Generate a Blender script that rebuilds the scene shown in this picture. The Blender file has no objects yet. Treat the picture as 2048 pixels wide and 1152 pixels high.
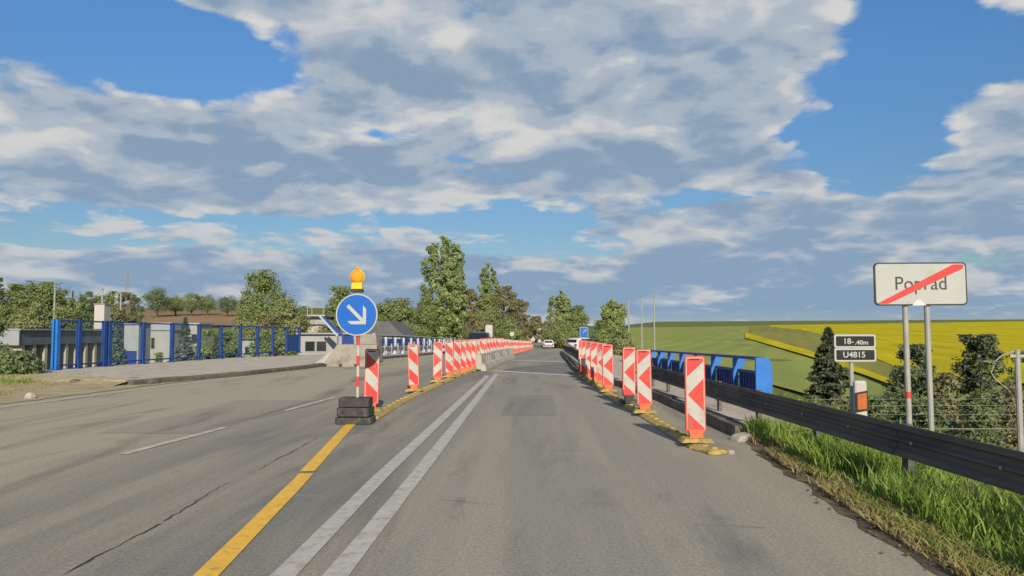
import bpy, math, random
import numpy as np
from mathutils import Vector, Matrix, noise as mnoise
random.seed(7); RNG = np.random.default_rng(7)
R = math.radians
SC = bpy.context.scene
COL = SC.collection

# ------------------------------------------------------------------ camera
F, HY, VX, CAMH = 1500.0, 660.0, 1081.0, 1.6        # focal length and horizon in photo pixels
PITCH = math.atan((HY - 576) / F); YAW = math.atan((VX - 1024) / F)
cd = bpy.data.cameras.new('camera'); cam = bpy.data.objects.new('camera', cd); COL.objects.link(cam)
cd.sensor_width = 36.0; cd.lens = 36.0 * F / 2048.0; cd.clip_start = 0.1; cd.clip_end = 20000
cam.location = (0, 0, CAMH); cam.rotation_euler = (math.pi / 2 + PITCH, 0, YAW)
SC.camera = cam
CM = cam.rotation_euler.to_matrix()

# ------------------------------------------------------------------ light
SUN_EL, SUN_AZ = R(26), R(10)                         # sun low behind the camera, a little to its right
sd = bpy.data.lights.new('sun', 'SUN'); sun = bpy.data.objects.new('sun', sd); COL.objects.link(sun)
sd.energy = 4.3; sd.angle = R(0.55); sd.color = (1.0, 0.88, 0.72)
ldir = Vector((-math.sin(SUN_AZ) * math.cos(SUN_EL), math.cos(SUN_AZ) * math.cos(SUN_EL), -math.sin(SUN_EL)))
sun.rotation_euler = ldir.to_track_quat('-Z', 'Y').to_euler(); sun.location = (0, 0, 30)
SC.view_settings.view_transform = 'Standard'; SC.view_settings.look = 'None'
SC.view_settings.exposure = 0.25; SC.view_settings.gamma = 1.0; SC.view_settings.use_curve_mapping = False
SC.cycles.max_bounces = 8; SC.cycles.transparent_max_bounces = 24

# ------------------------------------------------------------------ sky
W = bpy.data.worlds.new('World'); SC.world = W; W.use_nodes = True
def build_sky():
    nt = W.node_tree; N = nt.nodes; L = nt.links; N.clear()
    def node(t, **k):
        n = N.new(t)
        for a, b in k.items(): setattr(n, a, b)
        return n
    def put(sock, v):
        if hasattr(v, 'is_linked') or hasattr(v, 'links'): L.new(v, sock)
        else: sock.default_value = v
    def m(op, a, b=None, c=None, clamp=False):
        n = node('ShaderNodeMath', operation=op, use_clamp=clamp); put(n.inputs[0], a)
        if b is not None: put(n.inputs[1], b)
        if c is not None: put(n.inputs[2], c)
        return n.outputs[0]
    def comb(x, y, z):
        n = node('ShaderNodeCombineXYZ'); put(n.inputs[0], x); put(n.inputs[1], y); put(n.inputs[2], z); return n.outputs[0]
    def smooth(v, a, b, lo=0.0, hi=1.0):
        n = node('ShaderNodeMapRange', interpolation_type='SMOOTHSTEP'); put(n.inputs[0], v)
        for i, q in enumerate((a, b, lo, hi)): put(n.inputs[1 + i], q)
        return n.outputs[0]
    def mix(f, a, b):
        n = node('ShaderNodeMix', data_type='RGBA'); put(n.inputs[0], f); put(n.inputs[6], a); put(n.inputs[7], b); return n.outputs[2]
    sky = node('ShaderNodeTexSky', sky_type='NISHITA'); sky.sun_disc = False
    sky.sun_elevation = SUN_EL; sky.sun_rotation = math.pi - SUN_AZ
    sky.altitude = 600; sky.air_density = 1.0; sky.dust_density = 0.4; sky.ozone_density = 2.0
    tc = node('ShaderNodeTexCoord'); sep = node('ShaderNodeSeparateXYZ'); L.new(tc.outputs['Generated'], sep.inputs[0])
    x, y, z = sep.outputs
    hor = m('SQRT', m('ADD', m('MULTIPLY', x, x), m('MULTIPLY', y, y)))
    az = m('ARCTAN2', x, y); el = m('DIVIDE', z, m('MAXIMUM', hor, 0.01))
    # layout of the cloud fields: broad banks (+) and gaps (-) by compass direction and elevation
    def blob(px, py, rx, ry, amp, rot=0.0):
        a0 = math.atan((px - VX) / F); e0 = (HY - py) / F
        da = m('MULTIPLY', m('SUBTRACT', az, a0), F); de = m('MULTIPLY', m('SUBTRACT', el, e0), F)
        c, s = math.cos(R(rot)), math.sin(R(rot))
        u = m('ADD', m('MULTIPLY', da, c / rx), m('MULTIPLY', de, s / rx))
        v = m('ADD', m('MULTIPLY', da, -s / ry), m('MULTIPLY', de, c / ry))
        q = m('ADD', m('MULTIPLY', u, u), m('MULTIPLY', v, v))
        return m('MULTIPLY', m('EXPONENT', m('MULTIPLY', q, -1.0)), amp)
    B = [(1250, 150, 380, 190, .20), (900, 150, 330, 110, .16), (1400, 280, 300, 110, .16), (1300, 345, 330, 70, .14), (420, 25, 190, 42, .24), (700, 110, 200, 70, .14), (1600, 90, 160, 70, .14),
         (300, 330, 520, 75, .22, -6), (120, 400, 340, 80, .16), (750, 370, 260, 45, .16, -5), (1500, 490, 420, 65, .24), (1250, 545, 500, 60, .17), (1950, 330, 140, 70, .22),
         (250, 540, 600, 34, .20), (700, 575, 600, 40, .18), (1800, 610, 600, 50, .24), (1000, 620, 1500, 36, .16), (2020, 60, 60, 60, .22), (2000, 470, 120, 60, .16),
         (130, 110, 250, 65, -.42), (420, 160, 150, 48, -.30), (1830, 150, 130, 150, -.46), (1760, 330, 130, 60, -.40), (1500, 400, 300, 20, -.16),
         (1060, 445, 140, 36, -.30), (880, 440, 150, 20, -.20), (300, 455, 240, 16, -.22), (150, 505, 260, 14, -.2), (760, 270, 70, 14, -.2), (890, 75, 40, 40, -.14),
         (1600, 285, 90, 30, -.22), (340, 305, 60, 14, -.22), (1100, 500, 160, 26, -.26), (1000, 400, 120, 14, -.12)]
    lay = None
    for b in B:
        g = blob(*b); lay = g if lay is None else m('ADD', lay, g)
    def coords(up, sx=0.0):
        zz = m('ADD', z, up); d = m('ADD', m('MAXIMUM', zz, 0.0), 0.22)
        return comb(m('DIVIDE', m('ADD', x, sx), d), m('DIVIDE', y, d), m('MULTIPLY', zz, 1.2))
    def fbm(v, sc, det, ro, dist=0.0):
        n = node('ShaderNodeTexNoise', noise_dimensions='3D'); L.new(v, n.inputs['Vector']); n.inputs['Scale'].default_value = sc
        n.inputs['Detail'].default_value = det; n.inputs['Roughness'].default_value = ro; n.inputs['Distortion'].default_value = dist; return n.outputs[0]
    def billow(v, sc):                                # rounded lumps
        n = node('ShaderNodeTexVoronoi', feature='SMOOTH_F1', voronoi_dimensions='2D'); L.new(v, n.inputs['Vector']); n.inputs['Scale'].default_value = sc; n.inputs['Smoothness'].default_value = 0.35
        return m('SUBTRACT', 1.0, n.outputs['Distance'])
    def warp(v, amt):
        n = node('ShaderNodeTexNoise', noise_dimensions='3D'); L.new(v, n.inputs['Vector']); n.inputs['Scale'].default_value = 3.0; n.inputs['Detail'].default_value = 4
        a = node('ShaderNodeVectorMath', operation='SUBTRACT'); L.new(n.outputs[1], a.inputs[0]); a.inputs[1].default_value = (.5, .5, .5)
        b = node('ShaderNodeVectorMath', operation='MULTIPLY_ADD'); L.new(a.outputs[0], b.inputs[0]); b.inputs[1].default_value = (amt, amt, amt); L.new(v, b.inputs[2]); return b.outputs[0]
    def puffs(v):
        w = warp(v, 0.42)
        return m('ADD', m('ADD', m('MULTIPLY', billow(w, 3.9), 0.34), m('MULTIPLY', billow(w, 9.5), 0.22)), m('MULTIPLY', fbm(v, 11.0, 6, 0.62, 0.4), 0.36))
    v0 = coords(0.0); v1 = coords(0.030, 0.014)
    p0 = puffs(v0); p1 = puffs(v1); broad = fbm(v0, 1.3, 3, 0.5, 0.3)
    d0 = m('ADD', m('MULTIPLY', broad, 0.62), m('MULTIPLY', p0, 0.62))
    base = m('SUBTRACT', m('ADD', d0, lay), CLOUD_T)
    cover = smooth(base, -0.035, 0.085)
    thick = smooth(base, 0.02, 0.36)
    # lumps lit from above, thick middles grey
    soft0 = fbm(v0, 2.4, 2, 0.45, 0.3); soft1 = fbm(coords(0.05, 0.02), 2.4, 2, 0.45, 0.3)
    lit = m('ADD', m('MULTIPLY', m('SUBTRACT', p0, p1), 2.6), m('MULTIPLY', m('SUBTRACT', soft0, soft1), 1.5))
    lit = m('ADD', lit, m('MULTIPLY', m('SUBTRACT', 1.0, thick), 0.50))
    lit = m('SUBTRACT', lit, m('MULTIPLY', smooth(base, 0.16, 0.42), 0.30)); lit = smooth(lit, -0.36, 0.96)
    # tops catch the warm sun, flat bases stay blue grey; far banks sink into the horizon air
    dark = (2.0, 2.85, 3.9, 1); mid = (3.35, 3.9, 4.6, 1); bright = (5.6, 5.6, 5.45, 1)
    low = smooth(el, 0.03, 0.30)
    c1 = mix(smooth(lit, 0.0, 0.48), dark, mid); c2 = mix(smooth(lit, 0.52, 1.08), c1, bright)
    haze = mix(smooth(lit, 0.1, 0.95), (2.15, 3.1, 4.3, 1), (4.2, 4.55, 4.85, 1))
    cc = mix(low, mix(0.75, c2, haze), c2)
    tint = node('ShaderNodeMix', data_type='RGBA', blend_type='MULTIPLY'); tint.inputs[0].default_value = 1
    L.new(sky.outputs[0], tint.inputs[6]); L.new(mix(smooth(el, 0.02, 0.45), SKY_LOW, SKY_TINT), tint.inputs[7])
    allc = mix(m('MULTIPLY', cover, smooth(el, -0.02, 0.03)), tint.outputs[2], cc)
    bg = node('ShaderNodeBackground'); bg.inputs['Strength'].default_value = 0.10; L.new(allc, bg.inputs['Color'])
    out = node('ShaderNodeOutputWorld'); L.new(bg.outputs[0], out.inputs[0])
CLOUD_T = 0.635
SKY_LOW = (0.45, 0.51, 0.53, 1)
SKY_TINT = (0.55, 0.86, 1.10, 1)
build_sky()
W.cycles.sampling_method = 'MANUAL'; W.cycles.sample_map_resolution = 512

# ------------------------------------------------------------------ photo pixel -> place
def ray(px, py):
    return (CM @ Vector(((px - 1024) / F, (576 - py) / F, -1.0))).normalized()
def G(px, py, z=0.0):                                # where a sight line meets the level z
    d = ray(px, py); t = (z - CAMH) / d.z
    return Vector((d.x * t, d.y * t, z))
def D(px, py, Y):                                    # the point on a sight line Y metres ahead
    d = ray(px, py); t = Y / d.y
    return Vector((d.x * t, Y, CAMH + d.z * t))
def sst(a, b, v):
    t = np.clip((v - a) / (b - a), 0, 1); return t * t * (3 - 2 * t)
def roadz(y):
    y = np.asarray(y, float); t = np.clip(y - 36, 0, 110)
    return -0.0175 * (t - 3 * (1 - np.exp(-t / 3)))
def lowz(x, y):
    right = -6 + np.clip(y - 120, 0, None) / 730 * (8.6 + 0.0148 * np.clip(x, -100, 900))
    right = np.where(y > 850, right - (y - 850) * 0.02, right)
    left = -6 + np.clip(y - 230, 0, 450) * 0.062 - np.clip(y - 680, 0, None) * 0.02
    w = sst(-0.14, 0.02, np.asarray(x, float) / np.maximum(np.asarray(y, float), 30))
    return left * (1 - w) + right * w
def terr(x, y):
    x = np.asarray(x, float); y = np.asarray(y, float)
    rz = roadz(y)
    cw = (1 - sst(4.4, 15, x)) * sst(-31, -20, x) * (1 - sst(170, 330, y))
    gap = sst(23.5, 30, y) * (1 - sst(70, 80, y))
    return lowz(x, y) * (1 - cw * (1 - gap)) + (rz - 0.10) * cw * (1 - gap)
def TG(px, py):                                      # where a sight line meets the terrain
    d = ray(px, py); t = 5.0; o = Vector((0, 0, CAMH))
    while t < 4000:
        p = o + d * t
        if p.z < float(terr(p.x, p.y)): return p
        t *= 1.004
    return o + d * 850

# ------------------------------------------------------------------ mesh helpers
class MB:
    def __init__(s): s.v = []; s.f = []; s.m = []; s.uv = None
    def poly(s, pts, mi=0):
        b = len(s.v); s.v += [tuple(p) for p in pts]; s.f.append(tuple(range(b, b + len(pts)))); s.m.append(mi); return s
    def box(s, c, d, rz=0.0, mi=0, M=None):
        hx, hy, hz = d[0] / 2, d[1] / 2, d[2] / 2; b = len(s.v); cs, sn = math.cos(rz), math.sin(rz)
        for sx, sy, sz in ((-1,-1,-1),(1,-1,-1),(1,1,-1),(-1,1,-1),(-1,-1,1),(1,-1,1),(1,1,1),(-1,1,1)):
            p = Vector((sx * hx, sy * hy, sz * hz))
            p = (M @ p) if M is not None else Vector((p.x * cs - p.y * sn, p.x * sn + p.y * cs, p.z))
            s.v.append((c[0] + p.x, c[1] + p.y, c[2] + p.z))
        for q in ((0,3,2,1),(4,5,6,7),(0,1,5,4),(1,2,6,5),(2,3,7,6),(3,0,4,7)): s.f.append(tuple(b + i for i in q)); s.m.append(mi)
        return s
    def bar(s, a, b, w, h, mi=0):                    # box beam from a to b
        a, b = Vector(a), Vector(b); d = b - a; ln = d.length; d.normalize()
        up = Vector((0, 0, 1)) if abs(d.z) < 0.95 else Vector((0, 1, 0))
        sx = d.cross(up).normalized(); uz = sx.cross(d)
        M = Matrix((sx, d, uz)).transposed()
        return s.box((a + b) / 2, (w, ln, h), mi=mi, M=M)
    def tube(s, pts, rad, n=8, mi=0, cap=True):
        pts = [Vector(p) for p in pts]; rr = rad if hasattr(rad, '__len__') else [rad] * len(pts); rings = []
        for i, p in enumerate(pts):
            d = (pts[min(i + 1, len(pts) - 1)] - pts[max(i - 1, 0)]).normalized()
            up = Vector((0, 0, 1)) if abs(d.z) < 0.9 else Vector((1, 0, 0))
            a = d.cross(up).normalized(); c = a.cross(d); b = len(s.v)
            for k in range(n):
                t = 2 * math.pi * k / n; s.v.append(tuple(p + (a * math.cos(t) + c * math.sin(t)) * rr[i]))
            rings.append(b)
        for i in range(len(rings) - 1):
            for k in range(n):
                s.f.append((rings[i] + k, rings[i] + (k + 1) % n, rings[i + 1] + (k + 1) % n, rings[i + 1] + k)); s.m.append(mi)
        if cap:
            s.f.append(tuple(rings[0] + k for k in range(n))[::-1]); s.m.append(mi)
            s.f.append(tuple(rings[-1] + k for k in range(n))); s.m.append(mi)
        return s
    def prism(s, poly, frame, depth, mi=0, close=True):     # 2-D polygon in frame=(origin,u,v,n), extruded along n
        o, u, v, n = [Vector(q) for q in frame]; b = len(s.v); k = len(poly)
        for p in poly: s.v.append(tuple(o + u * p[0] + v * p[1]))
        for p in poly: s.v.append(tuple(o + u * p[0] + v * p[1] + n * depth))
        s.f.append(tuple(range(b, b + k))[::-1]); s.m.append(mi); s.f.append(tuple(range(b + k, b + 2 * k))); s.m.append(mi)
        for i in range(k): j = (i + 1) % k; s.f.append((b + i, b + j, b + k + j, b + k + i)); s.m.append(mi)
        return s
    def lathe(s, prof, c=(0, 0, 0), n=16, mi=0, axis='z'):
        b = len(s.v)
        for r, h in prof:
            for k in range(n):
                t = 2 * math.pi * k / n; q = (r * math.cos(t), r * math.sin(t), h)
                if axis == 'y': q = (q[0], h, q[1])
                if axis == 'x': q = (h, q[0], q[1])
                s.v.append((c[0] + q[0], c[1] + q[1], c[2] + q[2]))
        for i in range(len(prof) - 1):
            for k in range(n): s.f.append((b + i * n + k, b + i * n + (k + 1) % n, b + (i + 1) * n + (k + 1) % n, b + (i + 1) * n + k)); s.m.append(mi)
        s.f.append(tuple(b + k for k in range(n))[::-1]); s.m.append(mi)
        e = b + (len(prof) - 1) * n; s.f.append(tuple(e + k for k in range(n))); s.m.append(mi)
        return s
    def sweep(s, prof, path, mi=0, cap=True):        # profile (side, up) swept along a ground path
        path = [Vector(p) for p in path]; rings = []; k = len(prof)
        for i, p in enumerate(path):
            d = path[min(i + 1, len(path) - 1)] - path[max(i - 1, 0)]; d.z = 0; d.normalize(); sd_ = Vector((d.y, -d.x, 0)); b = len(s.v)
            for q in prof: s.v.append(tuple(p + sd_ * q[0] + Vector((0, 0, q[1]))))
            rings.append(b)
        for i in range(len(rings) - 1):
            for j in range(k):
                j2 = (j + 1) % k; s.f.append((rings[i] + j, rings[i] + j2, rings[i + 1] + j2, rings[i + 1] + j)); s.m.append(mi)
        if cap:
            s.f.append(tuple(rings[0] + j for j in range(k))[::-1]); s.m.append(mi); s.f.append(tuple(rings[-1] + j for j in range(k))); s.m.append(mi)
        return s
    def mesh(s, name, mats, smooth=False):
        me = bpy.data.meshes.new(name); me.from_pydata(s.v, [], s.f)
        for mt in (mats if isinstance(mats, (list, tuple)) else [mats]): me.materials.append(mt)
        me.polygons.foreach_set('material_index', s.m)
        if smooth: me.polygons.foreach_set('use_smooth', [True] * len(s.f))
        me.update(); return me
    def build(s, name, mats, parent=None, smooth=False, bevel=0.0):
        o = obj(name, s.mesh(name, mats, smooth), parent)
        if bevel:
            md = o.modifiers.new('bevel', 'BEVEL'); md.width = bevel; md.segments = 2; md.limit_method = 'ANGLE'; md.angle_limit = R(40)
        return o
def obj(name, me, parent=None):
    o = bpy.data.objects.new(name, me); COL.objects.link(o)
    if parent is not None: o.parent = parent
    return o
def np_mesh(name, V, Fq, mat):                       # quads from numpy arrays
    me = bpy.data.meshes.new(name); nv, nf = len(V), len(Fq); k = Fq.shape[1]
    me.vertices.add(nv); me.vertices.foreach_set('co', np.asarray(V, np.float32).ravel())
    me.loops.add(nf * k); me.loops.foreach_set('vertex_index', np.asarray(Fq, np.int32).ravel())
    me.polygons.add(nf); me.polygons.foreach_set('loop_start', np.arange(0, nf * k, k, dtype=np.int32))
    for mt in (mat if isinstance(mat, (list, tuple)) else [mat]): me.materials.append(mt)
    me.update(calc_edges=True); return me
def tag(o, label=None, cat=None, group=None, kind=None):
    for k, v in (('label', label), ('category', cat), ('group', group), ('kind', kind)):
        if v: o[k] = v
    return o
def thing(name, loc, label, cat, group=None, rz=0.0):
    o = obj(name, None); o.empty_display_size = 0.2; o.location = loc; o.rotation_euler = (0, 0, rz)
    return tag(o, label, cat, group)
def copy_tree(o, parent=None):
    c = o.copy(); COL.objects.link(c)
    if parent is not None: c.parent = parent
    for ch in list(o.children): copy_tree(ch, c)
    return c
def clip(poly, rect):                                # convex clip of a 2-D polygon to a rectangle
    x0, y0, x1, y1 = rect
    def cut(P, ins, inter):
        o = []
        for i in range(len(P)):
            a, b = P[i - 1], P[i]
            if ins(b):
                if not ins(a): o.append(inter(a, b))
                o.append(b)
            elif ins(a): o.append(inter(a, b))
        return o
    def ix(a, b, xx): t = (xx - a[0]) / (b[0] - a[0]); return (xx, a[1] + t * (b[1] - a[1]))
    def iy(a, b, yy): t = (yy - a[1]) / (b[1] - a[1]); return (a[0] + t * (b[0] - a[0]), yy)
    P = poly
    for ins, it in ((lambda p: p[0] >= x0, lambda a, b: ix(a, b, x0)), (lambda p: p[0] <= x1, lambda a, b: ix(a, b, x1)),
                    (lambda p: p[1] >= y0, lambda a, b: iy(a, b, y0)), (lambda p: p[1] <= y1, lambda a, b: iy(a, b, y1))):
        if P: P = cut(P, ins, it)
    return P
def rrect(w, h, r, n=5, x0=0.0, y0=0.0):             # rounded rectangle centred on x0,y0
    o = []
    for cx, cy, a in ((w/2-r, h/2-r, 0), (-w/2+r, h/2-r, 90), (-w/2+r, -h/2+r, 180), (w/2-r, -h/2+r, 270)):
        for k in range(n + 1): t = R(a + 90 * k / n); o.append((x0 + cx + r * math.cos(t), y0 + cy + r * math.sin(t)))
    return o

# ------------------------------------------------------------------ materials
def material(name, c1, c2=None, scale=3.0, rough=0.75, metal=0.0, detail=5, bump=0.0, bscale=None, stretch=(1, 1, 1), dirt=None, dscale=1.5, damt=0.5, spec=0.4, alpha=None, lo=0.35, hi=0.65, world=False, rows=0.0):
    mt = bpy.data.materials.new(name); mt.use_nodes = True; nt = mt.node_tree; N = nt.nodes; L = nt.links
    p = N['Principled BSDF']; p.inputs['Roughness'].default_value = rough; p.inputs['Metallic'].default_value = metal
    p.inputs['Specular IOR Level'].default_value = spec
    tc = N.new('ShaderNodeTexCoord'); mp = N.new('ShaderNodeMapping'); mp.inputs['Scale'].default_value = stretch
    if world:
        ge = N.new('ShaderNodeNewGeometry'); L.new(ge.outputs['Position'], mp.inputs[0])
    else: L.new(tc.outputs['Object'], mp.inputs[0])
    def noise(sc, det=detail, ro=0.6):
        n = N.new('ShaderNodeTexNoise'); n.inputs['Scale'].default_value = sc; n.inputs['Detail'].default_value = det; n.inputs['Roughness'].default_value = ro
        L.new(mp.outputs[0], n.inputs['Vector']); return n.outputs[0]
    def ramp(v, a, b):
        n = N.new('ShaderNodeMapRange'); n.interpolation_type = 'SMOOTHSTEP'; L.new(v, n.inputs[0]); n.inputs[1].default_value = a; n.inputs[2].default_value = b; return n.outputs[0]
    def mixc(f, a, b):
        n = N.new('ShaderNodeMix'); n.data_type = 'RGBA'; L.new(f, n.inputs[0])
        for i, q in ((6, a), (7, b)):
            if isinstance(q, tuple): n.inputs[i].default_value = (*q, 1)
            else: L.new(q, n.inputs[i])
        return n.outputs[2]
    c2 = c2 or tuple(q * 0.86 for q in c1)
    col = mixc(ramp(noise(scale), lo, hi), c1, c2)
    if dirt:
        f = ramp(noise(dscale, 7, 0.68), 0.62 - damt * 0.3, 0.82 - damt * 0.2); col = mixc(f, col, dirt)
    if rows:
        wv = N.new('ShaderNodeTexWave'); wv.bands_direction = 'X'; wv.inputs['Scale'].default_value = rows; wv.inputs['Distortion'].default_value = 6.0; wv.inputs['Detail'].default_value = 3; wv.inputs['Detail Scale'].default_value = .3
        mr = N.new('ShaderNodeMapping'); mr.inputs['Rotation'].default_value = (0, 0, R(18)); L.new(tc.outputs['Object'], mr.inputs[0]); L.new(mr.outputs[0], wv.inputs['Vector'])
        mm = N.new('ShaderNodeMapRange'); L.new(wv.outputs[1], mm.inputs[0]); mm.inputs[3].default_value = .93; mm.inputs[4].default_value = 1.05
        sc_ = N.new('ShaderNodeVectorMath'); sc_.operation = 'SCALE'; L.new(col, sc_.inputs[0]); L.new(mm.outputs[0], sc_.inputs['Scale']); col = sc_.outputs[0]
    L.new(col, p.inputs['Base Color'])
    if bump:
        b = N.new('ShaderNodeBump'); b.inputs['Strength'].default_value = bump; b.inputs['Distance'].default_value = 0.02
        L.new(noise(bscale or scale * 6, 4), b.inputs['Height']); L.new(b.outputs[0], p.inputs['Normal'])
    if alpha is not None: p.inputs['Alpha'].default_value = alpha
    return mt
def leafmat(name, c1, c2, c3=None, scale=0.9, trans=0.25):
    mt = bpy.data.materials.new(name); mt.use_nodes = True; nt = mt.node_tree; N = nt.nodes; L = nt.links
    p = N['Principled BSDF']; p.inputs['Roughness'].default_value = 0.62; p.inputs['Specular IOR Level'].default_value = 0.25
    tc = N.new('ShaderNodeTexCoord'); n = N.new('ShaderNodeTexNoise'); n.inputs['Scale'].default_value = scale; n.inputs['Detail'].default_value = 3; L.new(tc.outputs['Object'], n.inputs['Vector'])
    g = N.new('ShaderNodeNewGeometry'); a = N.new('ShaderNodeMath'); a.operation = 'MULTIPLY_ADD'; a.inputs[1].default_value = 0.55; L.new(g.outputs['Random Per Island'], a.inputs[0])
    s = N.new('ShaderNodeMath'); s.operation = 'MULTIPLY'; s.inputs[1].default_value = 0.45; L.new(n.outputs[0], s.inputs[0]); L.new(s.outputs[0], a.inputs[2])
    r = N.new('ShaderNodeValToRGB'); L.new(a.outputs[0], r.inputs[0]); e = r.color_ramp.elements
    e[0].position = 0.12; e[0].color = (*c1, 1); e[1].position = 0.62; e[1].color = (*c2, 1)
    if c3: q = e.new(0.88); q.color = (*c3, 1)
    tr = N.new('ShaderNodeBsdfTranslucent'); L.new(r.outputs[0], tr.inputs['Color']); L.new(r.outputs[0], p.inputs['Base Color'])
    mx = N.new('ShaderNodeMixShader'); mx.inputs[0].default_value = trans; L.new(p.outputs[0], mx.inputs[1]); L.new(tr.outputs[0], mx.inputs[2]); L.new(mx.outputs[0], N['Material Output'].inputs['Surface'])
    return mt
def emat(name, c, e):
    mt = material(name, c); p = mt.node_tree.nodes['Principled BSDF']; p.inputs['Emission Color'].default_value = (*c, 1); p.inputs['Emission Strength'].default_value = e; return mt

def asphalt(name, cA, cB, cD):
    mt = bpy.data.materials.new(name); mt.use_nodes = True; nt = mt.node_tree; N = nt.nodes; L = nt.links
    p = N['Principled BSDF']; p.inputs['Roughness'].default_value = 0.9; p.inputs['Specular IOR Level'].default_value = 0.12
    tc = N.new('ShaderNodeTexCoord')
    def noise(sc, stretch, det=6, ro=0.6, dist=0.0):
        mp = N.new('ShaderNodeMapping'); mp.inputs['Scale'].default_value = stretch; L.new(tc.outputs['Object'], mp.inputs[0])
        n = N.new('ShaderNodeTexNoise'); n.inputs['Scale'].default_value = sc; n.inputs['Detail'].default_value = det; n.inputs['Roughness'].default_value = ro; n.inputs['Distortion'].default_value = dist
        L.new(mp.outputs[0], n.inputs['Vector']); return n.outputs[0]
    def ramp(v, a, b, lo=0.0, hi=1.0):
        n = N.new('ShaderNodeMapRange'); n.interpolation_type = 'SMOOTHSTEP'; L.new(v, n.inputs[0])
        for i, q in enumerate((a, b, lo, hi)): n.inputs[1 + i].default_value = q
        return n.outputs[0]
    def mixc(f, a, b, bl='MIX'):
        n = N.new('ShaderNodeMix'); n.data_type = 'RGBA'; n.blend_type = bl
        if isinstance(f, float): n.inputs[0].default_value = f
        else: L.new(f, n.inputs[0])
        for i, q in ((6, a), (7, b)):
            if isinstance(q, tuple): n.inputs[i].default_value = (*q, 1)
            else: L.new(q, n.inputs[i])
        return n.outputs[2]
    def mul(a, b):
        n = N.new('ShaderNodeMath'); n.operation = 'MULTIPLY'
        for i, q in ((0, a), (1, b)):
            if isinstance(q, float): n.inputs[i].default_value = q
            else: L.new(q, n.inputs[i])
        return n.outputs[0]
    sp = N.new('ShaderNodeSeparateXYZ'); L.new(tc.outputs['Object'], sp.inputs[0])
    # dusty carriageway to the left and right, greyer worn surface in the middle with long wheel streaks
    big = noise(0.22, (1.0, 0.35, 1), 4); adx = N.new('ShaderNodeMath'); adx.operation = 'MULTIPLY_ADD'; L.new(big, adx.inputs[0]); adx.inputs[1].default_value = 4.2; L.new(sp.outputs[0], adx.inputs[2])
    left = ramp(adx.outputs[0], -4.6, -0.8, 1.0, 0.0); right = ramp(adx.outputs[0], 2.4, 6.0, 0.0, 0.6)
    side = N.new('ShaderNodeMath'); side.operation = 'MAXIMUM'; L.new(left, side.inputs[0]); L.new(right, side.inputs[1])
    wob = noise(0.35, (1.0, 0.12, 1), 4); x2 = N.new('ShaderNodeMath'); x2.operation = 'MULTIPLY_ADD'; L.new(wob, x2.inputs[0]); x2.inputs[1].default_value = 2.4; L.new(sp.outputs[0], x2.inputs[2])
    band = mul(ramp(x2.outputs[0], -5.0, -2.6), ramp(x2.outputs[0], -1.2, 0.5, 1.0, 0.0))       # older, greyer strip left of the double line
    col = mixc(side.outputs[0], cB, cA); col = mixc(mul(band, 0.75), col, tuple(q * .80 for q in cB))
    st = ramp(noise(1.5, (1.0, 0.045, 1), 5, 0.62), 0.42, 0.64); col = mixc(mul(st, 0.55), col, cA)
    dk = ramp(noise(0.8, (1.0, 0.16, 1), 6, 0.66, 0.6), 0.49, 0.66); col = mixc(mul(dk, 0.70), col, cD)
    tr = ramp(noise(0.55, (0.5, 1.5, 1), 6, 0.7, 0.8), 0.60, 0.76); col = mixc(mul(tr, 0.5), col, tuple(q * 1.28 for q in cB))
    oil = ramp(noise(0.9, (1.0, 0.5, 1), 7, 0.72, 1.2), 0.60, 0.72); col = mixc(mul(oil, 0.45), col, tuple(q * .9 for q in cD))
    seam = ramp(noise(2.6, (0.35, 1.6, 1), 5, 0.75, 0.5), 0.58, 0.70); col = mixc(mul(seam, 0.28), col, tuple(q * 1.22 for q in cB))
    fine = ramp(noise(34, (1, 1, 1), 6, 0.85), 0.30, 0.72, 0.66, 1.28)
    n = N.new('ShaderNodeVectorMath'); n.operation = 'SCALE'; L.new(col, n.inputs[0]); L.new(fine, n.inputs['Scale'])
    L.new(n.outputs[0], p.inputs['Base Color'])
    b = N.new('ShaderNodeBump'); b.inputs['Strength'].default_value = 0.35; b.inputs['Distance'].default_value = 0.012
    L.new(noise(70, (1, 1, 1), 3), b.inputs['Height']); L.new(b.outputs[0], p.inputs['Normal'])
    return mt
M = {}
M['asphalt'] = asphalt('asphalt', (.392, .350, .250), (.290, .277, .226), (.174, .169, .151))
M['patch'] = asphalt('asphalt_patch', (.25, .235, .205), (.205, .196, .178), (.15, .146, .138))
M['white_line'] = material('worn_white_paint', (.50, .475, .405), (.44, .415, .355), 6, .8, dirt=(.31, .29, .24), dscale=9, damt=.55)
M['faint_line'] = material('faded_white_paint', (.56, .51, .41), (.46, .41, .32), 4, .85, dirt=(.35, .31, .235), dscale=5, damt=.7)
M['yellow_line'] = material('yellow_tape', (.84, .49, .045), (.76, .43, .04), 5, .6, dirt=(.36, .25, .08), dscale=9, damt=.35)
M['crack'] = material('crack_tar', (.05, .048, .045), rough=.9)
M['concrete'] = material('concrete', (.34, .31, .26), (.27, .245, .205), 2.5, .9, bump=.3, bscale=30, dirt=(.17, .15, .12), dscale=1.6, damt=.4)
M['concrete_light'] = material('concrete_light', (.44, .42, .36), (.36, .345, .30), 2.2, .88, bump=.25, bscale=30, dirt=(.22, .20, .165), dscale=1.2, damt=.35)
M['footway'] = material('footway_dust', (.50, .44, .345), (.43, .375, .29), 1.2, .92, bump=.25, bscale=25, dirt=(.20, .175, .13), dscale=2.2, damt=.35)
M['kerb'] = material('kerb_stone', (.15, .13, .10), (.105, .09, .068), 3, .92, bump=.5, bscale=14, dirt=(.09, .08, .06), dscale=3, damt=.5)
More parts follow.
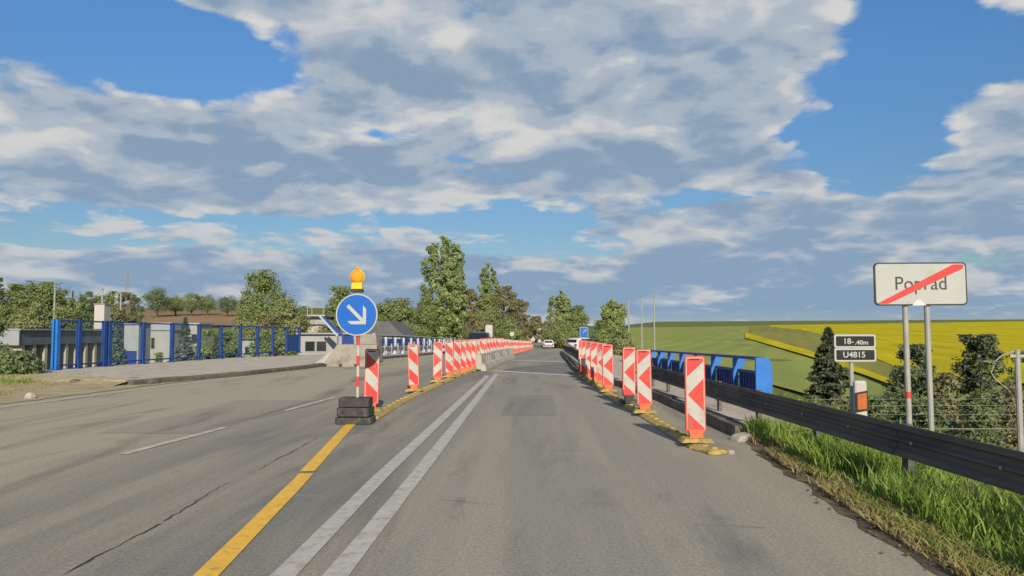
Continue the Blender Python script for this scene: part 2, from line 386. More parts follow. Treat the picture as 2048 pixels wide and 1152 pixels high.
M['soil'] = material('soil', (.12, .088, .052), (.075, .056, .036), 4, .95, bump=.8, bscale=22, dirt=(.19, .16, .08), dscale=3, damt=.6)
M['red'] = material('sheeting_red', (.62, .055, .045), (.56, .045, .04), 4, .45, dirt=(.36, .12, .085), dscale=3, damt=.55, world=True)
M['white'] = material('sheeting_white', (.47, .455, .40), (.43, .415, .37), 4, .45, dirt=(.33, .29, .22), dscale=3, damt=.5, world=True)
M['orange'] = material('orange_plastic', (.66, .15, .055), (.58, .12, .05), 4, .5, dirt=(.40, .16, .08), dscale=8, damt=.4, world=True)
M['redframe'] = material('red_plastic', (.64, .09, .06), (.58, .07, .05), 4, .5, dirt=(.42, .14, .09), dscale=8, damt=.3, world=True)
M['ochre'] = material('ochre_rubber', (.47, .34, .10), (.37, .265, .08), 6, .85, bump=.4, bscale=30, dirt=(.24, .185, .09), dscale=5, damt=.6)
M['rubber'] = material('black_rubber', (.055, .053, .050), (.038, .037, .036), 5, .75, bump=.3, bscale=40, dirt=(.13, .12, .10), dscale=4, damt=.45)
M['signblue'] = material('sign_blue', (.006, .115, .47), (.0055, .105, .44), 2, .4)
M['signwhite'] = material('sign_white', (.43, .44, .41), (.40, .41, .385), 1.5, .4, dirt=(.35, .35, .31), dscale=3, damt=.2)
M['lampamber'] = emat('amber_lens', (.75, .28, .012), .12)
M['lampyellow'] = material('lamp_yellow', (.72, .54, .03), (.66, .48, .025), 3, .45)
M['darkmetal'] = material('dark_metal', (.05, .05, .052), (.035, .035, .036), 4, .55, .3)
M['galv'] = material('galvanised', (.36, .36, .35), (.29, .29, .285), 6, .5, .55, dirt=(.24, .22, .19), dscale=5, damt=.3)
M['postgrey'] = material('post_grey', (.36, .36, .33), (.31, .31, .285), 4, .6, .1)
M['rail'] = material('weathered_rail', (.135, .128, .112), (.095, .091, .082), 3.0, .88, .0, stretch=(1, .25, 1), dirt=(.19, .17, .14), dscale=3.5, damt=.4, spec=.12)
M['blue'] = material('blue_paint', (.024, .175, .55), (.019, .145, .46), 3, .45, dirt=(.03, .10, .33), dscale=3, damt=.3)
M['bluedark'] = material('dark_blue_paint', (.012, .05, .26), (.010, .04, .20), 3, .5, dirt=(.02, .04, .12), dscale=3, damt=.3)
M['bluepale'] = material('pale_and_sunlit_blue', (.45, .52, .62), (.36, .44, .56), 3, .5)  # pale beam colour; on the left railing, sun-washed blue put into the colour
M['signblack'] = material('sign_black', (.018, .018, .020), (.012, .012, .014), 3, .4)
M['delineator'] = material('delineator_white', (.48, .46, .41), (.43, .415, .37), 4, .6)
M['reflector'] = material('orange_reflector', (.50, .13, .035), (.40, .10, .03), 6, .35)
M['carwhite'] = material('car_white', (.62, .62, .61), (.60, .60, .59), 1, .25, spec=.6)
M['cardark'] = material('car_dark', (.03, .032, .04), (.025, .027, .034), 1, .25, spec=.6)
M['glass'] = material('car_glass', (.02, .025, .03), (.018, .02, .026), 1, .08, spec=.7)
M['tyre'] = material('tyre', (.025, .025, .025), rough=.85)
M['taillight'] = material('tail_light', (.40, .02, .02), rough=.3)
M['bark'] = material('bark', (.12, .095, .07), (.075, .06, .045), 5, .9, bump=.6, bscale=18)
M['palebark'] = material('pale_branch', (.38, .33, .26), (.30, .26, .20), 5, .85)
M['render'] = material('pale_render', (.46, .42, .34), (.40, .365, .295), .8, .9, dirt=(.28, .25, .20), dscale=.6, damt=.35)
M['whitewall'] = material('white_wall', (.36, .36, .345), (.32, .32, .31), .8, .85, dirt=(.38, .37, .34), dscale=.6, damt=.3)
M['greymetal'] = material('grey_cladding', (.165, .17, .185), (.12, .125, .14), 1.0, .6, stretch=(4, 1, .3), dirt=(.08, .08, .085), dscale=1.2, damt=.4)
M['lightmetal'] = material('light_cladding', (.33, .35, .37), (.28, .30, .32), .8, .55)
M['window'] = material('window_dark', (.03, .035, .04), (.02, .024, .028), 1, .12, spec=.7)
M['roofgrey'] = material('roof_grey', (.13, .13, .13), (.10, .10, .10), 1.2, .8)
M['roofbrown'] = material('roof_brown', (.22, .11, .06), (.17, .08, .045), 1.0, .85)
M['peach'] = material('peach_wall', (.50, .34, .22), (.44, .29, .18), .8, .9)
M['terrain'] = material('rough_grass_ground', (.145, .18, .048), (.175, .18, .06), .10, .95, detail=8, dirt=(.15, .125, .055), dscale=.05, damt=.35, spec=.03)
M['greenfield'] = material('green_crop', (.285, .315, .085), (.235, .285, .075), .018, .95, detail=9, stretch=(1, .5, 1), dirt=(.33, .325, .09), dscale=.05, damt=.5, spec=.03, rows=.035)
M['olive'] = material('olive_field', (.27, .255, .065), (.215, .225, .06), .02, .95, detail=8, stretch=(1, .4, 1), spec=.03, rows=.035)
M['rape'] = material('rapeseed_flower', (.54, .445, .012), (.46, .385, .012), .03, .95, detail=10, stretch=(1, .45, 1), dirt=(.40, .35, .015), dscale=.06, damt=.55, spec=.03, rows=.035)
M['brownfield'] = material('ploughed_field', (.30, .205, .115), (.25, .175, .10), .01, .95, detail=8, stretch=(.4, 1, 1), spec=.03)
M['hill'] = material('far_hill', (.055, .085, .115), (.05, .075, .10), .002, 1.0, spec=.03)  # blue of the distant haze put into the base colour
M['wire'] = material('wire', (.20, .20, .165), rough=.6)
M['rock'] = material('pale_stone', (.42, .39, .33), (.35, .32, .27), 4, .9, bump=.4, bscale=12)

# ================================================================== the setting
def struct(o): o['kind'] = 'structure'; return o
# terrain: one sheet, finer near the road
def make_terrain():
    xs = np.unique(np.concatenate([np.linspace(-3000, -200, 22), np.linspace(-200, -40, 34), np.linspace(-40, 24, 65), np.linspace(24, 200, 40), np.linspace(200, 3000, 24)]))
    ys = np.unique(np.concatenate([np.linspace(-60, 0, 13), np.linspace(0, 100, 101), np.linspace(100, 400, 61), np.linspace(400, 1000, 41), np.linspace(1000, 6000, 16)]))
    X, Y = np.meshgrid(xs, ys); Z = terr(X, Y)
    nz = np.array([mnoise.noise(Vector((a * .05, b * .05, 0))) for a, b in zip(X.ravel(), Y.ravel())]).reshape(X.shape)
    off = np.clip((np.abs(X + 7) - 13) / 10, 0, 1); Z = Z + nz * .5 * off * np.clip((Y - 10) / 40, .1, 1)
    Vv = np.stack([X.ravel(), Y.ravel(), Z.ravel()], 1); nx, ny = len(xs), len(ys)
    i = np.arange(nx * ny).reshape(ny, nx); Fq = np.stack([i[:-1, :-1].ravel(), i[:-1, 1:].ravel(), i[1:, 1:].ravel(), i[1:, :-1].ravel()], 1)
    me = np_mesh('ground', Vv, Fq, M['terrain']); me.polygons.foreach_set('use_smooth', [True] * len(me.polygons))
    return struct(obj('ground', me))
make_terrain()
def field(name, low, high, mat, lift, rows=14):       # sheet between two photo outlines, laid on the terrain
    V, n = [], len(low)
    for a, b in zip(low, high):
        for k in range(rows + 1):
            t = (k / rows) ** 1.6; x = a[0] + (b[0] - a[0]) * t; y = a[1] + (b[1] - a[1]) * t
            V.append((x, y, float(terr(x, y)) + lift + .25))
    Fq = np.array([(i * (rows + 1) + k, (i + 1) * (rows + 1) + k, (i + 1) * (rows + 1) + k + 1, i * (rows + 1) + k + 1) for i in range(n - 1) for k in range(rows)])
    return struct(obj(name, np_mesh(name, np.array(V), Fq, mat)))
def interp(pts, x): return float(np.interp(x, [p[0] for p in pts], [p[1] for p in pts])) + 1.3 * mnoise.noise(Vector((x * .021, len(pts), 0)))
SKYL = [(1200, 656), (1540, 654.5), (1700, 651), (2048, 645), (2300, 640)]
def far_end(px): d = ray(px, 660); return (d.x / d.y * 860, 860.0)
cols = list(range(1230, 1700, 20)) + list(range(1700, 2300, 40))
gl = [TG(c, interp([(1230, 695), (1500, 760), (1640, 800), (2048, 810), (2300, 812)], c)) for c in cols]
field('green_field', [(p.x, p.y) for p in gl], [far_end(c) for c in cols], M['greenfield'], .0, 30)
A = [(1535, 654.8), (1600, 661), (1660, 675), (1750, 722), (1850, 768), (2300, 790)]
S0 = [(1400, 660), (1495, 672), (1580, 699), (1640, 717), (1790, 775), (2300, 800)]
c2 = [c for c in range(1500, 1860, 20)]
field('olive_field', [(TG(c, interp(S0, c) - 4).x, TG(c, interp(S0, c) - 4).y) for c in c2], [far_end(c) for c in c2], M['olive'], .35, 20)
c3 = list(range(1540, 2300, 20))
field('rapeseed_field', [(TG(c, interp(A, c)).x, TG(c, interp(A, c)).y) for c in c3], [far_end(c) for c in c3], M['rape'], .45, 24)
c4 = list(range(1490, 1840, 20))
field('rapeseed_strip', [(TG(c, interp(S0, c) + 7).x, TG(c, interp(S0, c) + 7).y) for c in c4], [(TG(c, interp(S0, c) - 5).x, TG(c, interp(S0, c) - 5).y) for c in c4], M['rape'], .4, 3)
c5 = list(range(225, 520, 20))
field('ploughed_field', [(TG(c, 655).x, TG(c, 655).y) for c in c5], [(D(c, 620, 640).x, 640) for c in c5], M['brownfield'], .3, 10)
# far hill on the horizon
hm = MB(); N_ = 40
for i in range(N_):
    t0, t1 = i / N_, (i + 1) / N_
    def hp(t): x = -800 + 3600 * t; return x, 26 + 12 * math.sin(math.pi * min(1, max(0, (t - .28) / .3))) ** 2 * (0.28 < t < .58) + 3 * mnoise.noise(Vector((t * 14, 1, 0)))
    (xa, za), (xb, zb) = hp(t0), hp(t1)
    hm.poly([(xa, 4600, -90), (xb, 4600, -90), (xb, 4700, zb), (xa, 4700, za)]); hm.poly([(xa, 4700, za), (xb, 4700, zb), (xb, 5400, -90), (xa, 5400, -90)])
struct(hm.build('hill', M['hill'], smooth=True))

# ---- carriageway
LEFT = [(-30, -14.1), (5, -13.0), (12, -12.2), (15.5, -11.9), (20.5, -11.4), (30.8, -9.8), (40, -9.0), (70, -8.6), (120, -7.5), (200, -6), (400, -6)]
RIGHT = [(-30, 2.75), (4.9, 2.68), (6.5, 2.72), (9.2, 2.86), (11.2, 3.02), (17, 2.76), (21, 2.35), (25, 1.62), (27, 1.42), (32, 1.38), (46, 1.5), (70, 1.9), (78, 3.0), (120, 3.4), (200, 4), (400, 4)]
def edge(P, y): return float(np.interp(y, [p[0] for p in P], [p[1] for p in P]))
def ribbon(name, mat, fa, fb, y0, y1, lift, nx=8, step=1.0, parent=None):
    ys = np.arange(y0, y1 + step * .5, step); V = []
    for y in ys:
        a, b = fa(y), fb(y)
        for k in range(nx + 1): V.append((a + (b - a) * k / nx, y, float(roadz(y)) + lift))
    n = nx + 1; Fq = np.array([(i * n + k, i * n + k + 1, (i + 1) * n + k + 1, (i + 1) * n + k) for i in range(len(ys) - 1) for k in range(nx)])
    return obj(name, np_mesh(name, np.array(V), Fq, mat), parent)
road = struct(ribbon('road', M['asphalt'], lambda y: edge(LEFT, y), lambda y: edge(RIGHT, y), -30, 320, 0.0, 10, 1.0))
# deck of the bridge that carries road and footways
dk = MB()
for (xa, xb, y0, y1) in ((-18.6, 5.0, 22.5, 84),):
    ys = np.linspace(y0, y1, 20)
    for i in range(19):
        za, zb = float(roadz(ys[i])), float(roadz(ys[i + 1]))
        T = .03; Bt = 1.15
        a = [(xa, ys[i], za - T), (xb, ys[i], za - T), (xb, ys[i + 1], zb - T), (xa, ys[i + 1], zb - T)]
        b = [(p[0], p[1], p[2] - Bt) for p in a]
        dk.poly(a); dk.poly(b[::-1]); dk.poly([b[1], b[2], a[2], a[1]]); dk.poly([a[0], a[3], b[3], b[0]])
    dk.poly([(xa, y0, -.03 - 1.15), (xb, y0, -.03 - 1.15), (xb, y0, -.03), (xa, y0, -.03)])
struct(dk.build('bridge_deck', M['concrete']))
for yp in (30, 44, 58, 72):                           # piers under the deck
    pm = MB()
    for xx in (-15, -9, -3, 3): pm.tube([(xx, yp, -9), (xx, yp, -1.3)], .45, 12)
    pm.box((-6.8, yp, -1.35), (22, 1.2, .5)); o = pm.build('bridge_pier', M['concrete'])
    tag(o, 'round concrete columns under the bridge deck', 'pier', 'piers hidden under the bridge')

M['oldpatch'] = asphalt('asphalt_old_patch', (.33, .30, .228), (.258, .247, .204), (.165, .16, .142))
M['joint'] = material('joint_mortar', (.60, .57, .50), (.50, .475, .41), 3, .9, dirt=(.33, .30, .25), dscale=4, damt=.4)
# ---- markings and repairs: sheets a few millimetres above each other, parts of the road
def strip_px(name, mat, pts, w, lift, wob=0.0):       # painted line through photo points, w wide
    P = [G(a, b) for a, b in pts]; m_ = MB(); fine = []
    for i in range(len(P) - 1):
        n = max(2, int((P[i + 1] - P[i]).length / .5))
        for k in range(n): fine.append(P[i].lerp(P[i + 1], k / n))
    fine.append(P[-1])
    L_ = []
    for i, p in enumerate(fine):
        d = (fine[min(i + 1, len(fine) - 1)] - fine[max(i - 1, 0)]).normalized(); s_ = Vector((d.y, -d.x, 0))
        ww = w * (1 + wob * mnoise.noise(Vector((p.y * 2.2, p.x, 3)))); z = Vector((0, 0, float(roadz(p.y)) + lift))
        L_.append((p - s_ * ww / 2 + z, p + s_ * ww / 2 + z))
    for i in range(len(L_) - 1): m_.poly([L_[i][0], L_[i][1], L_[i + 1][1], L_[i + 1][0]])
    return m_.build(name, mat, road)
strip_px('white_line', M['white_line'], [(430, 1300), (568, 1152), (760, 955), (975, 752)], .165, .008, .12)['label'] = 'left line of the worn double white centre line'
strip_px('white_line', M['white_line'], [(548, 1300), (672, 1152), (835, 950), (993, 748)], .165, .008, .12)['label'] = 'right line of the worn double white centre line'
strip_px('yellow_line', M['yellow_line'], [(255, 1300), (413, 1152), (600, 962), (612, 948)], .165, .008, .05)['label'] = 'temporary yellow lane line'
strip_px('yellow_line', M['yellow_line'], [(614, 944), (694, 857), (706, 845)], .165, .008, .05)['label'] = 'far piece of the temporary yellow lane line'
strip_px('lane_dash', M['faint_line'], [(246, 909), (452, 855)], .13, .008, .2)
strip_px('lane_dash', M['faint_line'], [(570, 822), (672, 794)], .13, .008, .2)
strip_px('edge_line', M['faint_line'], [(-300, 856), (0, 816), (160, 795), (330, 773), (625, 738)], .16, .008, .15)
for (a, b) in (((985, 741.5), (1156, 752)), ((1020, 718.5), (1136, 724.5))):
    strip_px('expansion_joint', M['joint'], [a, b], .42 if a[1] > 730 else .5, .009, .1)
strip_px('expansion_joint', M['concrete'], [(625, 733), (935, 743)], .3, .007, .1)
# darker repair between the joints and a few rectangular patches
def patch(pts, lift): 
    m_ = MB(); P = [G(a, b) for a, b in pts]; P = [p + Vector((0, 0, float(roadz(p.y)) + lift)) for p in P]
    m_.poly(P); return m_.build('asphalt_patch', M['patch'], road)
patch([(1003, 743), (1150, 751), (1133, 725), (1030, 720)], .005)
def patch_xy(x0, x1, y0, y1, lift):
    m_ = MB(); n = 10; P = [(x0 + .03 * random.uniform(-1, 1), y0 + (y1 - y0) * k / n) for k in range(n + 1)] + [(x1 + .03 * random.uniform(-1, 1), y1 - (y1 - y0) * k / n) for k in range(n + 1)]
    m_.poly([(x, y, lift) for x, y in P][::-1]); m_.build('asphalt_patch', M['oldpatch'], road)
patch_xy(-.75, .30, 14.2, 18.6, .004); patch_xy(-6.9, -5.2, 11.5, 17.0, .004)
def crack(pts, w):
    P = [G(a, b) for a, b in pts]; f_ = []
    for i in range(len(P) - 1):
        n = max(3, int((P[i + 1] - P[i]).length / .09))
        for k in range(n): f_.append(P[i].lerp(P[i + 1], k / n))
    m_ = MB(); q = []
    for i, p in enumerate(f_):
        j = Vector((mnoise.noise(Vector((p.x * 5, p.y * 5, 1))) * .05 + mnoise.noise(Vector((p.x * 17, p.y * 17, 4))) * .025, 0, .006)); ww = w * max(.12, .55 + 1.0 * mnoise.noise(Vector((p.y * 3, p.x * 3, 2))))
        q.append((p + j - Vector((ww, ww * .4, 0)), p + j + Vector((ww, ww * .4, 0))))
    for i in range(len(q) - 1): m_.poly([q[i][0], q[i][1], q[i + 1][1], q[i + 1][0]])
    m_.build('crack', M['crack'], road)
crack([(60, 1185), (125, 1150), (330, 1043)], .014); crack([(330, 1043), (430, 980), (470, 962)], .007); crack([(490, 950), (520, 938), (640, 872)], .008)
crack([(880, 1000), (1010, 1012)], .005); crack([(1380, 1050), (1560, 1058)], .006); crack([(588, 875), (690, 868)], .010); crack([(1250, 930), (1330, 926)], .008); crack([(560, 940), (745, 948)], .006)

# ---- left footway with kerb stones; pale joint mortar defined above stones
KL = [(-11.95, 21.3), (-10.55, 26), (-9.85, 30.8), (-9.35, 40), (-9.0, 70), (-8.9, 84)]
FL0 = G(104, 741, .14); FL1 = G(600, 706, .14)
fw = MB(); outer = []
for i, (x, y) in enumerate(KL):
    xo = FL0.x + (FL1.x - FL0.x) * (y - FL0.y) / (FL1.y - FL0.y) - .5; outer.append((xo, max(y, 24.6)))
rows = []
for (x, y), (xo, yo) in zip(KL, outer): rows.append([(x + (xo - x) * k / 6, y + (yo - y) * k / 6, float(roadz(y)) + .14) for k in range(7)])
for i in range(len(rows) - 1):
    for k in range(6): fw.poly([rows[i][k], rows[i + 1][k], rows[i + 1][k + 1], rows[i][k + 1]])
for k in range(6): a, b = rows[0][k], rows[0][k + 1]; fw.poly([a, b, (b[0], b[1], -.12), (a[0], a[1], -.12)])
fwo = struct(fw.build('footway', M['footway']))
def along(P, step):
    P = [Vector((*p, 0)) if len(p) == 2 else Vector(p) for p in P]; out = []
    for i in range(len(P) - 1):
        n = max(1, round((P[i + 1] - P[i]).length / step))
        for k in range(n): out.append((P[i].lerp(P[i + 1], k / n), P[i].lerp(P[i + 1], (k + 1) / n)))
    return out
def kerbs(P, mat, parent, up=.145, n=60, w=.26):
    for i, (a, b) in enumerate(along(P, 1.0)[:n]):
        j = random.uniform(-.018, .018); tz = random.uniform(-.018, .008); d = (b - a).normalized() * .008
        za, zb = float(roadz(a.y)), float(roadz(b.y)); m_ = MB()
        m_.sweep([(-w / 2, -.2), (w / 2, -.2), (w / 2, up + tz - .03), (w / 2 - .03, up + tz), (-w / 2, up + tz)], [a + d + Vector((j, 0, za)), b - d + Vector((j, 0, zb))])
        m_.build('kerb_stone', mat, parent)
kerbs([(x + .12, y) for x, y in KL[:5]], M['kerb'], fwo, .15, 40)
# broken kerb stones at the near end of the footway
for (px, py, s_) in ((268, 765, .34), (300, 768, .26), (205, 762, .22), (150, 768, .2), (470, 752, .1), (60, 798, .12)):
    p = G(px, py); m_ = MB(); m_.lathe([(s_ * .8, -.04), (s_, .05), (s_ * .75, .12), (s_ * .3, .15)], n=7)
    m_.v = [(v[0] * random.uniform(.85, 1.3), v[1] * random.uniform(.7, 1), v[2]) for v in m_.v]
    o = m_.build('kerb_rubble', M['kerb'] if s_ > .13 else M['rock']); o.location = p; o.rotation_euler = (0, 0, random.random() * 3)
    tag(o, {268: 'large broken lump of kerb at the near end of the left kerb', 300: 'broken kerb lump just right of the largest one by the left kerb', 205: 'low crumbled kerb piece left of the kerb end on dirt', 150: 'flat crumbled slab by the dry grass below the blue fence', 470: 'small stone lying against the left kerb', 60: 'small pale stone on the left road edge'}[px], 'rubble')
# ---- right footway: dark kerb, concrete top, from the stone at its near end
KR = [(3.02, 11.4), (2.90, 14), (2.76, 17), (2.35, 21), (1.62, 25), (1.42, 27), (1.38, 32), (1.5, 46), (1.9, 70)]
fr = MB(); rows = []
for (x, y) in KR:
    xo = 4.85; rows.append([(x + (xo - x) * k / 4, y, float(roadz(y)) + .17) for k in range(5)])
for i in range(len(rows) - 1):
    for k in range(4): fr.poly([rows[i][k], rows[i][k + 1], rows[i + 1][k + 1], rows[i + 1][k]])
for k in range(4): a, b = rows[0][k], rows[0][k + 1]; fr.poly([(a[0], a[1], -.3), (b[0], b[1], -.3), b, a])
for i in range(len(rows) - 1): a, b = rows[i][4], rows[i + 1][4]; fr.poly([a, b, (b[0], b[1], -.6), (a[0], a[1], -.6)][::-1])
fro = struct(fr.build('footway', M['footway']))
kerbs([(x + .02, y) for x, y in KR], M['kerb'], fro, .18, 60)
# soil along the right road edge and left verge
def ragged(name, mat, fa, fb, y0, y1, lift, step=.25, amp=.12):
    V = []; ys = np.arange(y0, y1, step); nx = 5
    for y in ys:
        a = fa(y) + amp * mnoise.noise(Vector((y * 1.7, 0, 5))) + amp * .6 * mnoise.noise(Vector((y * 5, 0, 8))); b = fb(y) + amp * mnoise.noise(Vector((y * 1.3, 9, 5)))
        for k in range(nx + 1):
            x = a + (b - a) * k / nx; V.append((x, y, lift + .05 * (k > 0) * (.5 + mnoise.noise(Vector((x * 3, y * 3, 1))))))
    n = nx + 1; Fq = np.array([(i * n + k, i * n + k + 1, (i + 1) * n + k + 1, (i + 1) * n + k) for i in range(len(ys) - 1) for k in range(nx)])
    return struct(obj(name, np_mesh(name, np.array(V), Fq, mat)))
ragged('soil_verge', M['soil'], lambda y: edge(RIGHT, y) - .10, lambda y: 4.6, 2.0, 11.3, .004)
M['dryverge'] = material('dry_verge', (.43, .36, .235), (.35, .29, .165), 1.6, .95, bump=.6, bscale=18, dirt=(.27, .235, .10), dscale=1.1, damt=.5, spec=.05)
ragged('dry_verge', M['dryverge'], lambda y: edge(LEFT, y) + .25 - .05 * max(0, y - 18), lambda y: -22.0, 6, 24.2, .012, .4, .2)

# crumbled earth where the left footway begins
er = MB(); n_ = 26; A0, A1 = Vector((KL[0][0] + .1, KL[0][1] + .1, 0)), Vector((outer[0][0] - .6, outer[0][1], 0)); g_ = []
for i in range(n_ + 1):
    f = i / n_; p = A0.lerp(A1, f); d = Vector((-.25, -1, 0)).normalized(); w_ = 1.0 + .5 * mnoise.noise(Vector((f * 9, 2, 0)))
    g_.append([(p.x + d.x * w_ * k / 4 - d.x * .25, p.y + d.y * w_ * k / 4 - d.y * .25, max(.02, .165 * (1 - (k / 4) ** 1.4)) + .045 * mnoise.noise(Vector((f * 30, k * 1.3, 4)))) for k in range(5)])
for i in range(n_):
    for k in range(4): er.poly([g_[i][k], g_[i + 1][k], g_[i + 1][k + 1], g_[i][k + 1]])
struct(er.build('earth_ramp', M['dryverge'], smooth=True))

# ================================================================== road-works furniture
# the frame of a plate that faces the camera: x to the right, z up, front towards -y
def stripes(kind):
    w, h = .25, 1.0; r = (-w / 2 + .012, -h / 2 + .012, w / 2 - .012, h / 2 - .012); out = []
    s = .27
    if kind == 'diag':                                # stripes fall to the right
        for k in range(-2, 5):
            c = -h / 2 + .06 + k * 2 * s - .02
            out.append(clip([(-w, c + w), (w, c - w), (w, c - w + s), (-w, c + w + s)], r))
    else:
        sg = 1 if kind == 'left' else -1              # chevrons pointing left or right
        for k in range(-1, 4):
            c0 = -.015 + (k - 1) * 2 * s              # apex height
            for q in (0,):
                a = [(-w / 2 * sg, c0), (w / 2 * sg, c0 + w * 1.0), (w / 2 * sg, c0)]
                up = [(-w / 2 * sg, c0), (w / 2 * sg, c0 + w * .98), (w / 2 * sg, c0 + w * .98 - s * 1.0), (-w / 2 * sg, c0 - .0)]
        out = []
        # central red triangle, top corner and bottom corner
        T = [[(-w / 2 * sg * .86, -.01), (w / 2 * sg, .225), (w / 2 * sg, -.245)]]
        T.append([(-w / 2 * sg, h / 2), (w / 2 * sg, h / 2), (w / 2 * sg, .455), (-w / 2 * sg, .225)])
        T.append([(-w / 2 * sg, -h / 2), (w / 2 * sg, -h / 2), (w / 2 * sg, -.475), (-w / 2 * sg, -.245)])
        for t in T:
            out.append(clip(t if sg > 0 else t[::-1], r))
    return [o for o in out if o and len(o) > 2]
def beacon_meshes(kind, orange=False):
    fr = MB(); fr.prism(rrect(.275, 1.04, .035), ((0, .03, .66), (1, 0, 0), (0, 0, 1), (0, -1, 0)), .05)
    face = MB(); face.prism(rrect(.245, 1.0, .022), ((0, -.018, .66), (1, 0, 0), (0, 0, 1), (0, -1, 0)), .006)
    red = MB()
    for s in stripes(kind):
        a = sum(s[i][0] * s[(i + 1) % len(s)][1] - s[(i + 1) % len(s)][0] * s[i][1] for i in range(len(s)))
        red.prism(s if a > 0 else s[::-1], ((0, -.0235, .66), (1, 0, 0), (0, 0, 1), (0, -1, 0)), .003)
    foot = MB(); foot.prism([(-.10, .04), (.10, .04), (.085, .11), (.115, .17), (-.115, .17), (-.085, .11)], ((0, .045, 0), (1, 0, 0), (0, 0, 1), (0, -1, 0)), .09)
    slot = MB(); slot.box((0, -.0235, 1.135), (.12, .006, .022)); slot.box((-.075, -.0235, 1.135), (.02, .006, .022)); 
    base = MB(); base.prism([(-.22, 0), (.22, 0), (.17, .055), (-.17, .055)], ((0, .14, .01), (1, 0, 0), (0, 0, 1), (0, -1, 0)), .28)
    return [('plate_frame', fr.mesh('plate_frame', M['redframe'])), ('white_face', face.mesh('white_face', M['white'])), ('red_stripe', red.mesh('red_stripe', M['red'])),
            ('foot', foot.mesh('foot', M['orange'])), ('handle_slot', slot.mesh('handle_slot', M['darkmetal'])), ('base', base.mesh('base', M['ochre']))]
BM = {k: beacon_meshes(k) for k in ('diag', 'left', 'right')}
def beacon(kind, p, label, group, rz=0.0, tilt=0.0, base=True, sc=1.0):
    t = thing('traffic_beacon', p, label, 'beacon', group, rz); t.rotation_euler = (0, tilt, rz); t.scale = (sc, sc, sc)
    for n, me in BM[kind]:
        if n == 'base' and not base: continue
        obj(n, me, t)
    return t
GL, GR = 'striped beacons along the left of the lane', 'striped beacons along the right of the lane'
Lb = [((742, 829), 'diag', 'red and white striped beacon beside the round blue arrow sign, top in its shade', .02),
      ((829, 787), 'diag', 'lone striped beacon between the arrow sign and the chevron beacon on the left', -.05),
      ((875, 768), 'right', 'chevron beacon pointing right, third in the left row', .03),
      ((899, 758), 'diag', 'diagonally striped beacon just right of the chevron beacon in the left row', -.02),
      ((914, 752.5), 'diag', 'fifth striped beacon of the left row', .02),
      ((926, 748.5), 'diag', 'sixth striped beacon of the left row', -.03),
      ((936, 745.5), 'diag', 'seventh striped beacon of the left row', .02),
      ((945, 742.5), 'diag', 'striped beacon at the left end of the concrete barrier row', 0)]
for i, (px, k, lb, tl) in enumerate(Lb):
    p = G(*px, 0); beacon(k, (p.x, p.y, .06), lb, GL, random.uniform(-.16, .16), tl * .6 + random.uniform(-.015, .015), True)
B0, B1 = G(957, 742), G(1022, 715)
for i in range(11):
    t = (i + .4) / 11; p = B0.lerp(B1, t); beacon('diag', (p.x - .48, p.y + .2, float(roadz(p.y)) + .02), ('first second third fourth fifth sixth seventh eighth ninth tenth last'.split()[i]) + ' beacon from the near end of the row behind the concrete barrier', 'beacons in the row behind the concrete barrier', random.uniform(-.2, .2), random.uniform(-.05, .05), True)
for i in range(28):
    t = i / 27; y = 46 + 80 * t; x = -2.55 + 1.2 * t; beacon('diag', (x, y, float(roadz(y)) + .02), 'small far beacon in the orange looking row towards the white car', 'far beacons beyond the concrete barrier', random.uniform(-.2, .2), random.uniform(-.05, .05), True)
Rb = [((1392, 893), 'left', 'nearest chevron beacon pointing left on the right side', .02, 1.0),
      ((1290, 832), 'left', 'second chevron beacon from the camera on the right side', -.015, 1.0),
      ((1258, 812), 'left', 'chevron beacon standing just left of the second one, on a dark foot', 0, 1.0),
      ((1217, 788), 'left', 'front beacon of the tight bunch on the right side', -.02, 1.0),
      ((1203, 777), 'left', 'second beacon of the tight bunch on the right side', .03, 1.0),
      ((1191, 769), 'left', 'third beacon of the tight bunch on the right side', -.03, 1.0),
      ((1180, 762), 'left', 'fourth beacon of the tight bunch on the right side', .02, 1.0),
      ((1171, 757), 'left', 'fifth beacon of the tight bunch on the right side', -.02, 1.0),
      ((1165, 752), 'left', 'rearmost beacon of the tight bunch on the right side', .02, 1.0)]
for i, (px, k, lb, tl, sc) in enumerate(Rb):
    p = G(*px, 0); b = beacon(k, (p.x, p.y, .06), lb, GR, random.uniform(-.14, .14), tl + random.uniform(-.025, .025), True, sc)
    if i == 2:
        for ch in b.children:
            if ch.name.startswith('foot') or ch.name.startswith('base'):
                ch.data = ch.data.copy(); ch.data.materials[0] = M['rubber']
# ochre guide kerbs under the beacons: segments with bumps
def guide_kerb(P, label, n_end=True):
    P = [Vector((p.x, p.y, 0)) for p in P]; t = thing('guide_kerb', P[0], label, 'guide kerb', 'ochre guide kerbs on the road')
    segs = along(P, .92)
    for i, (a, b) in enumerate(segs):
        d = (b - a).normalized(); a2, b2 = a + d * .012 - P[0], b - d * .012 - P[0]
        o_ = Vector((0, 0, float(roadz(a.y)) + .004)); m_ = MB()
        e0 = .75 if i == 0 else 1.0
        m_.sweep([(-.14, 0), (.14, 0), (.125, .022), (.06, .048), (-.06, .048), (-.125, .022)], [a2 + o_, a2.lerp(b2, .08) + o_ + Vector((0, 0, .006)), a2.lerp(b2, .92) + o_ + Vector((0, 0, .006)), b2 + o_])
        s_ = m_.build('segment', M['ochre'], t)
        for q in (.25, .75):
            c = a2.lerp(b2, q); k_ = MB(); k_.lathe([(.05, .05), (.045, .07), (.025, .078)], (c.x, c.y, o_.z), 8); k_.build('stud', M['ochre'], s_)
    return t
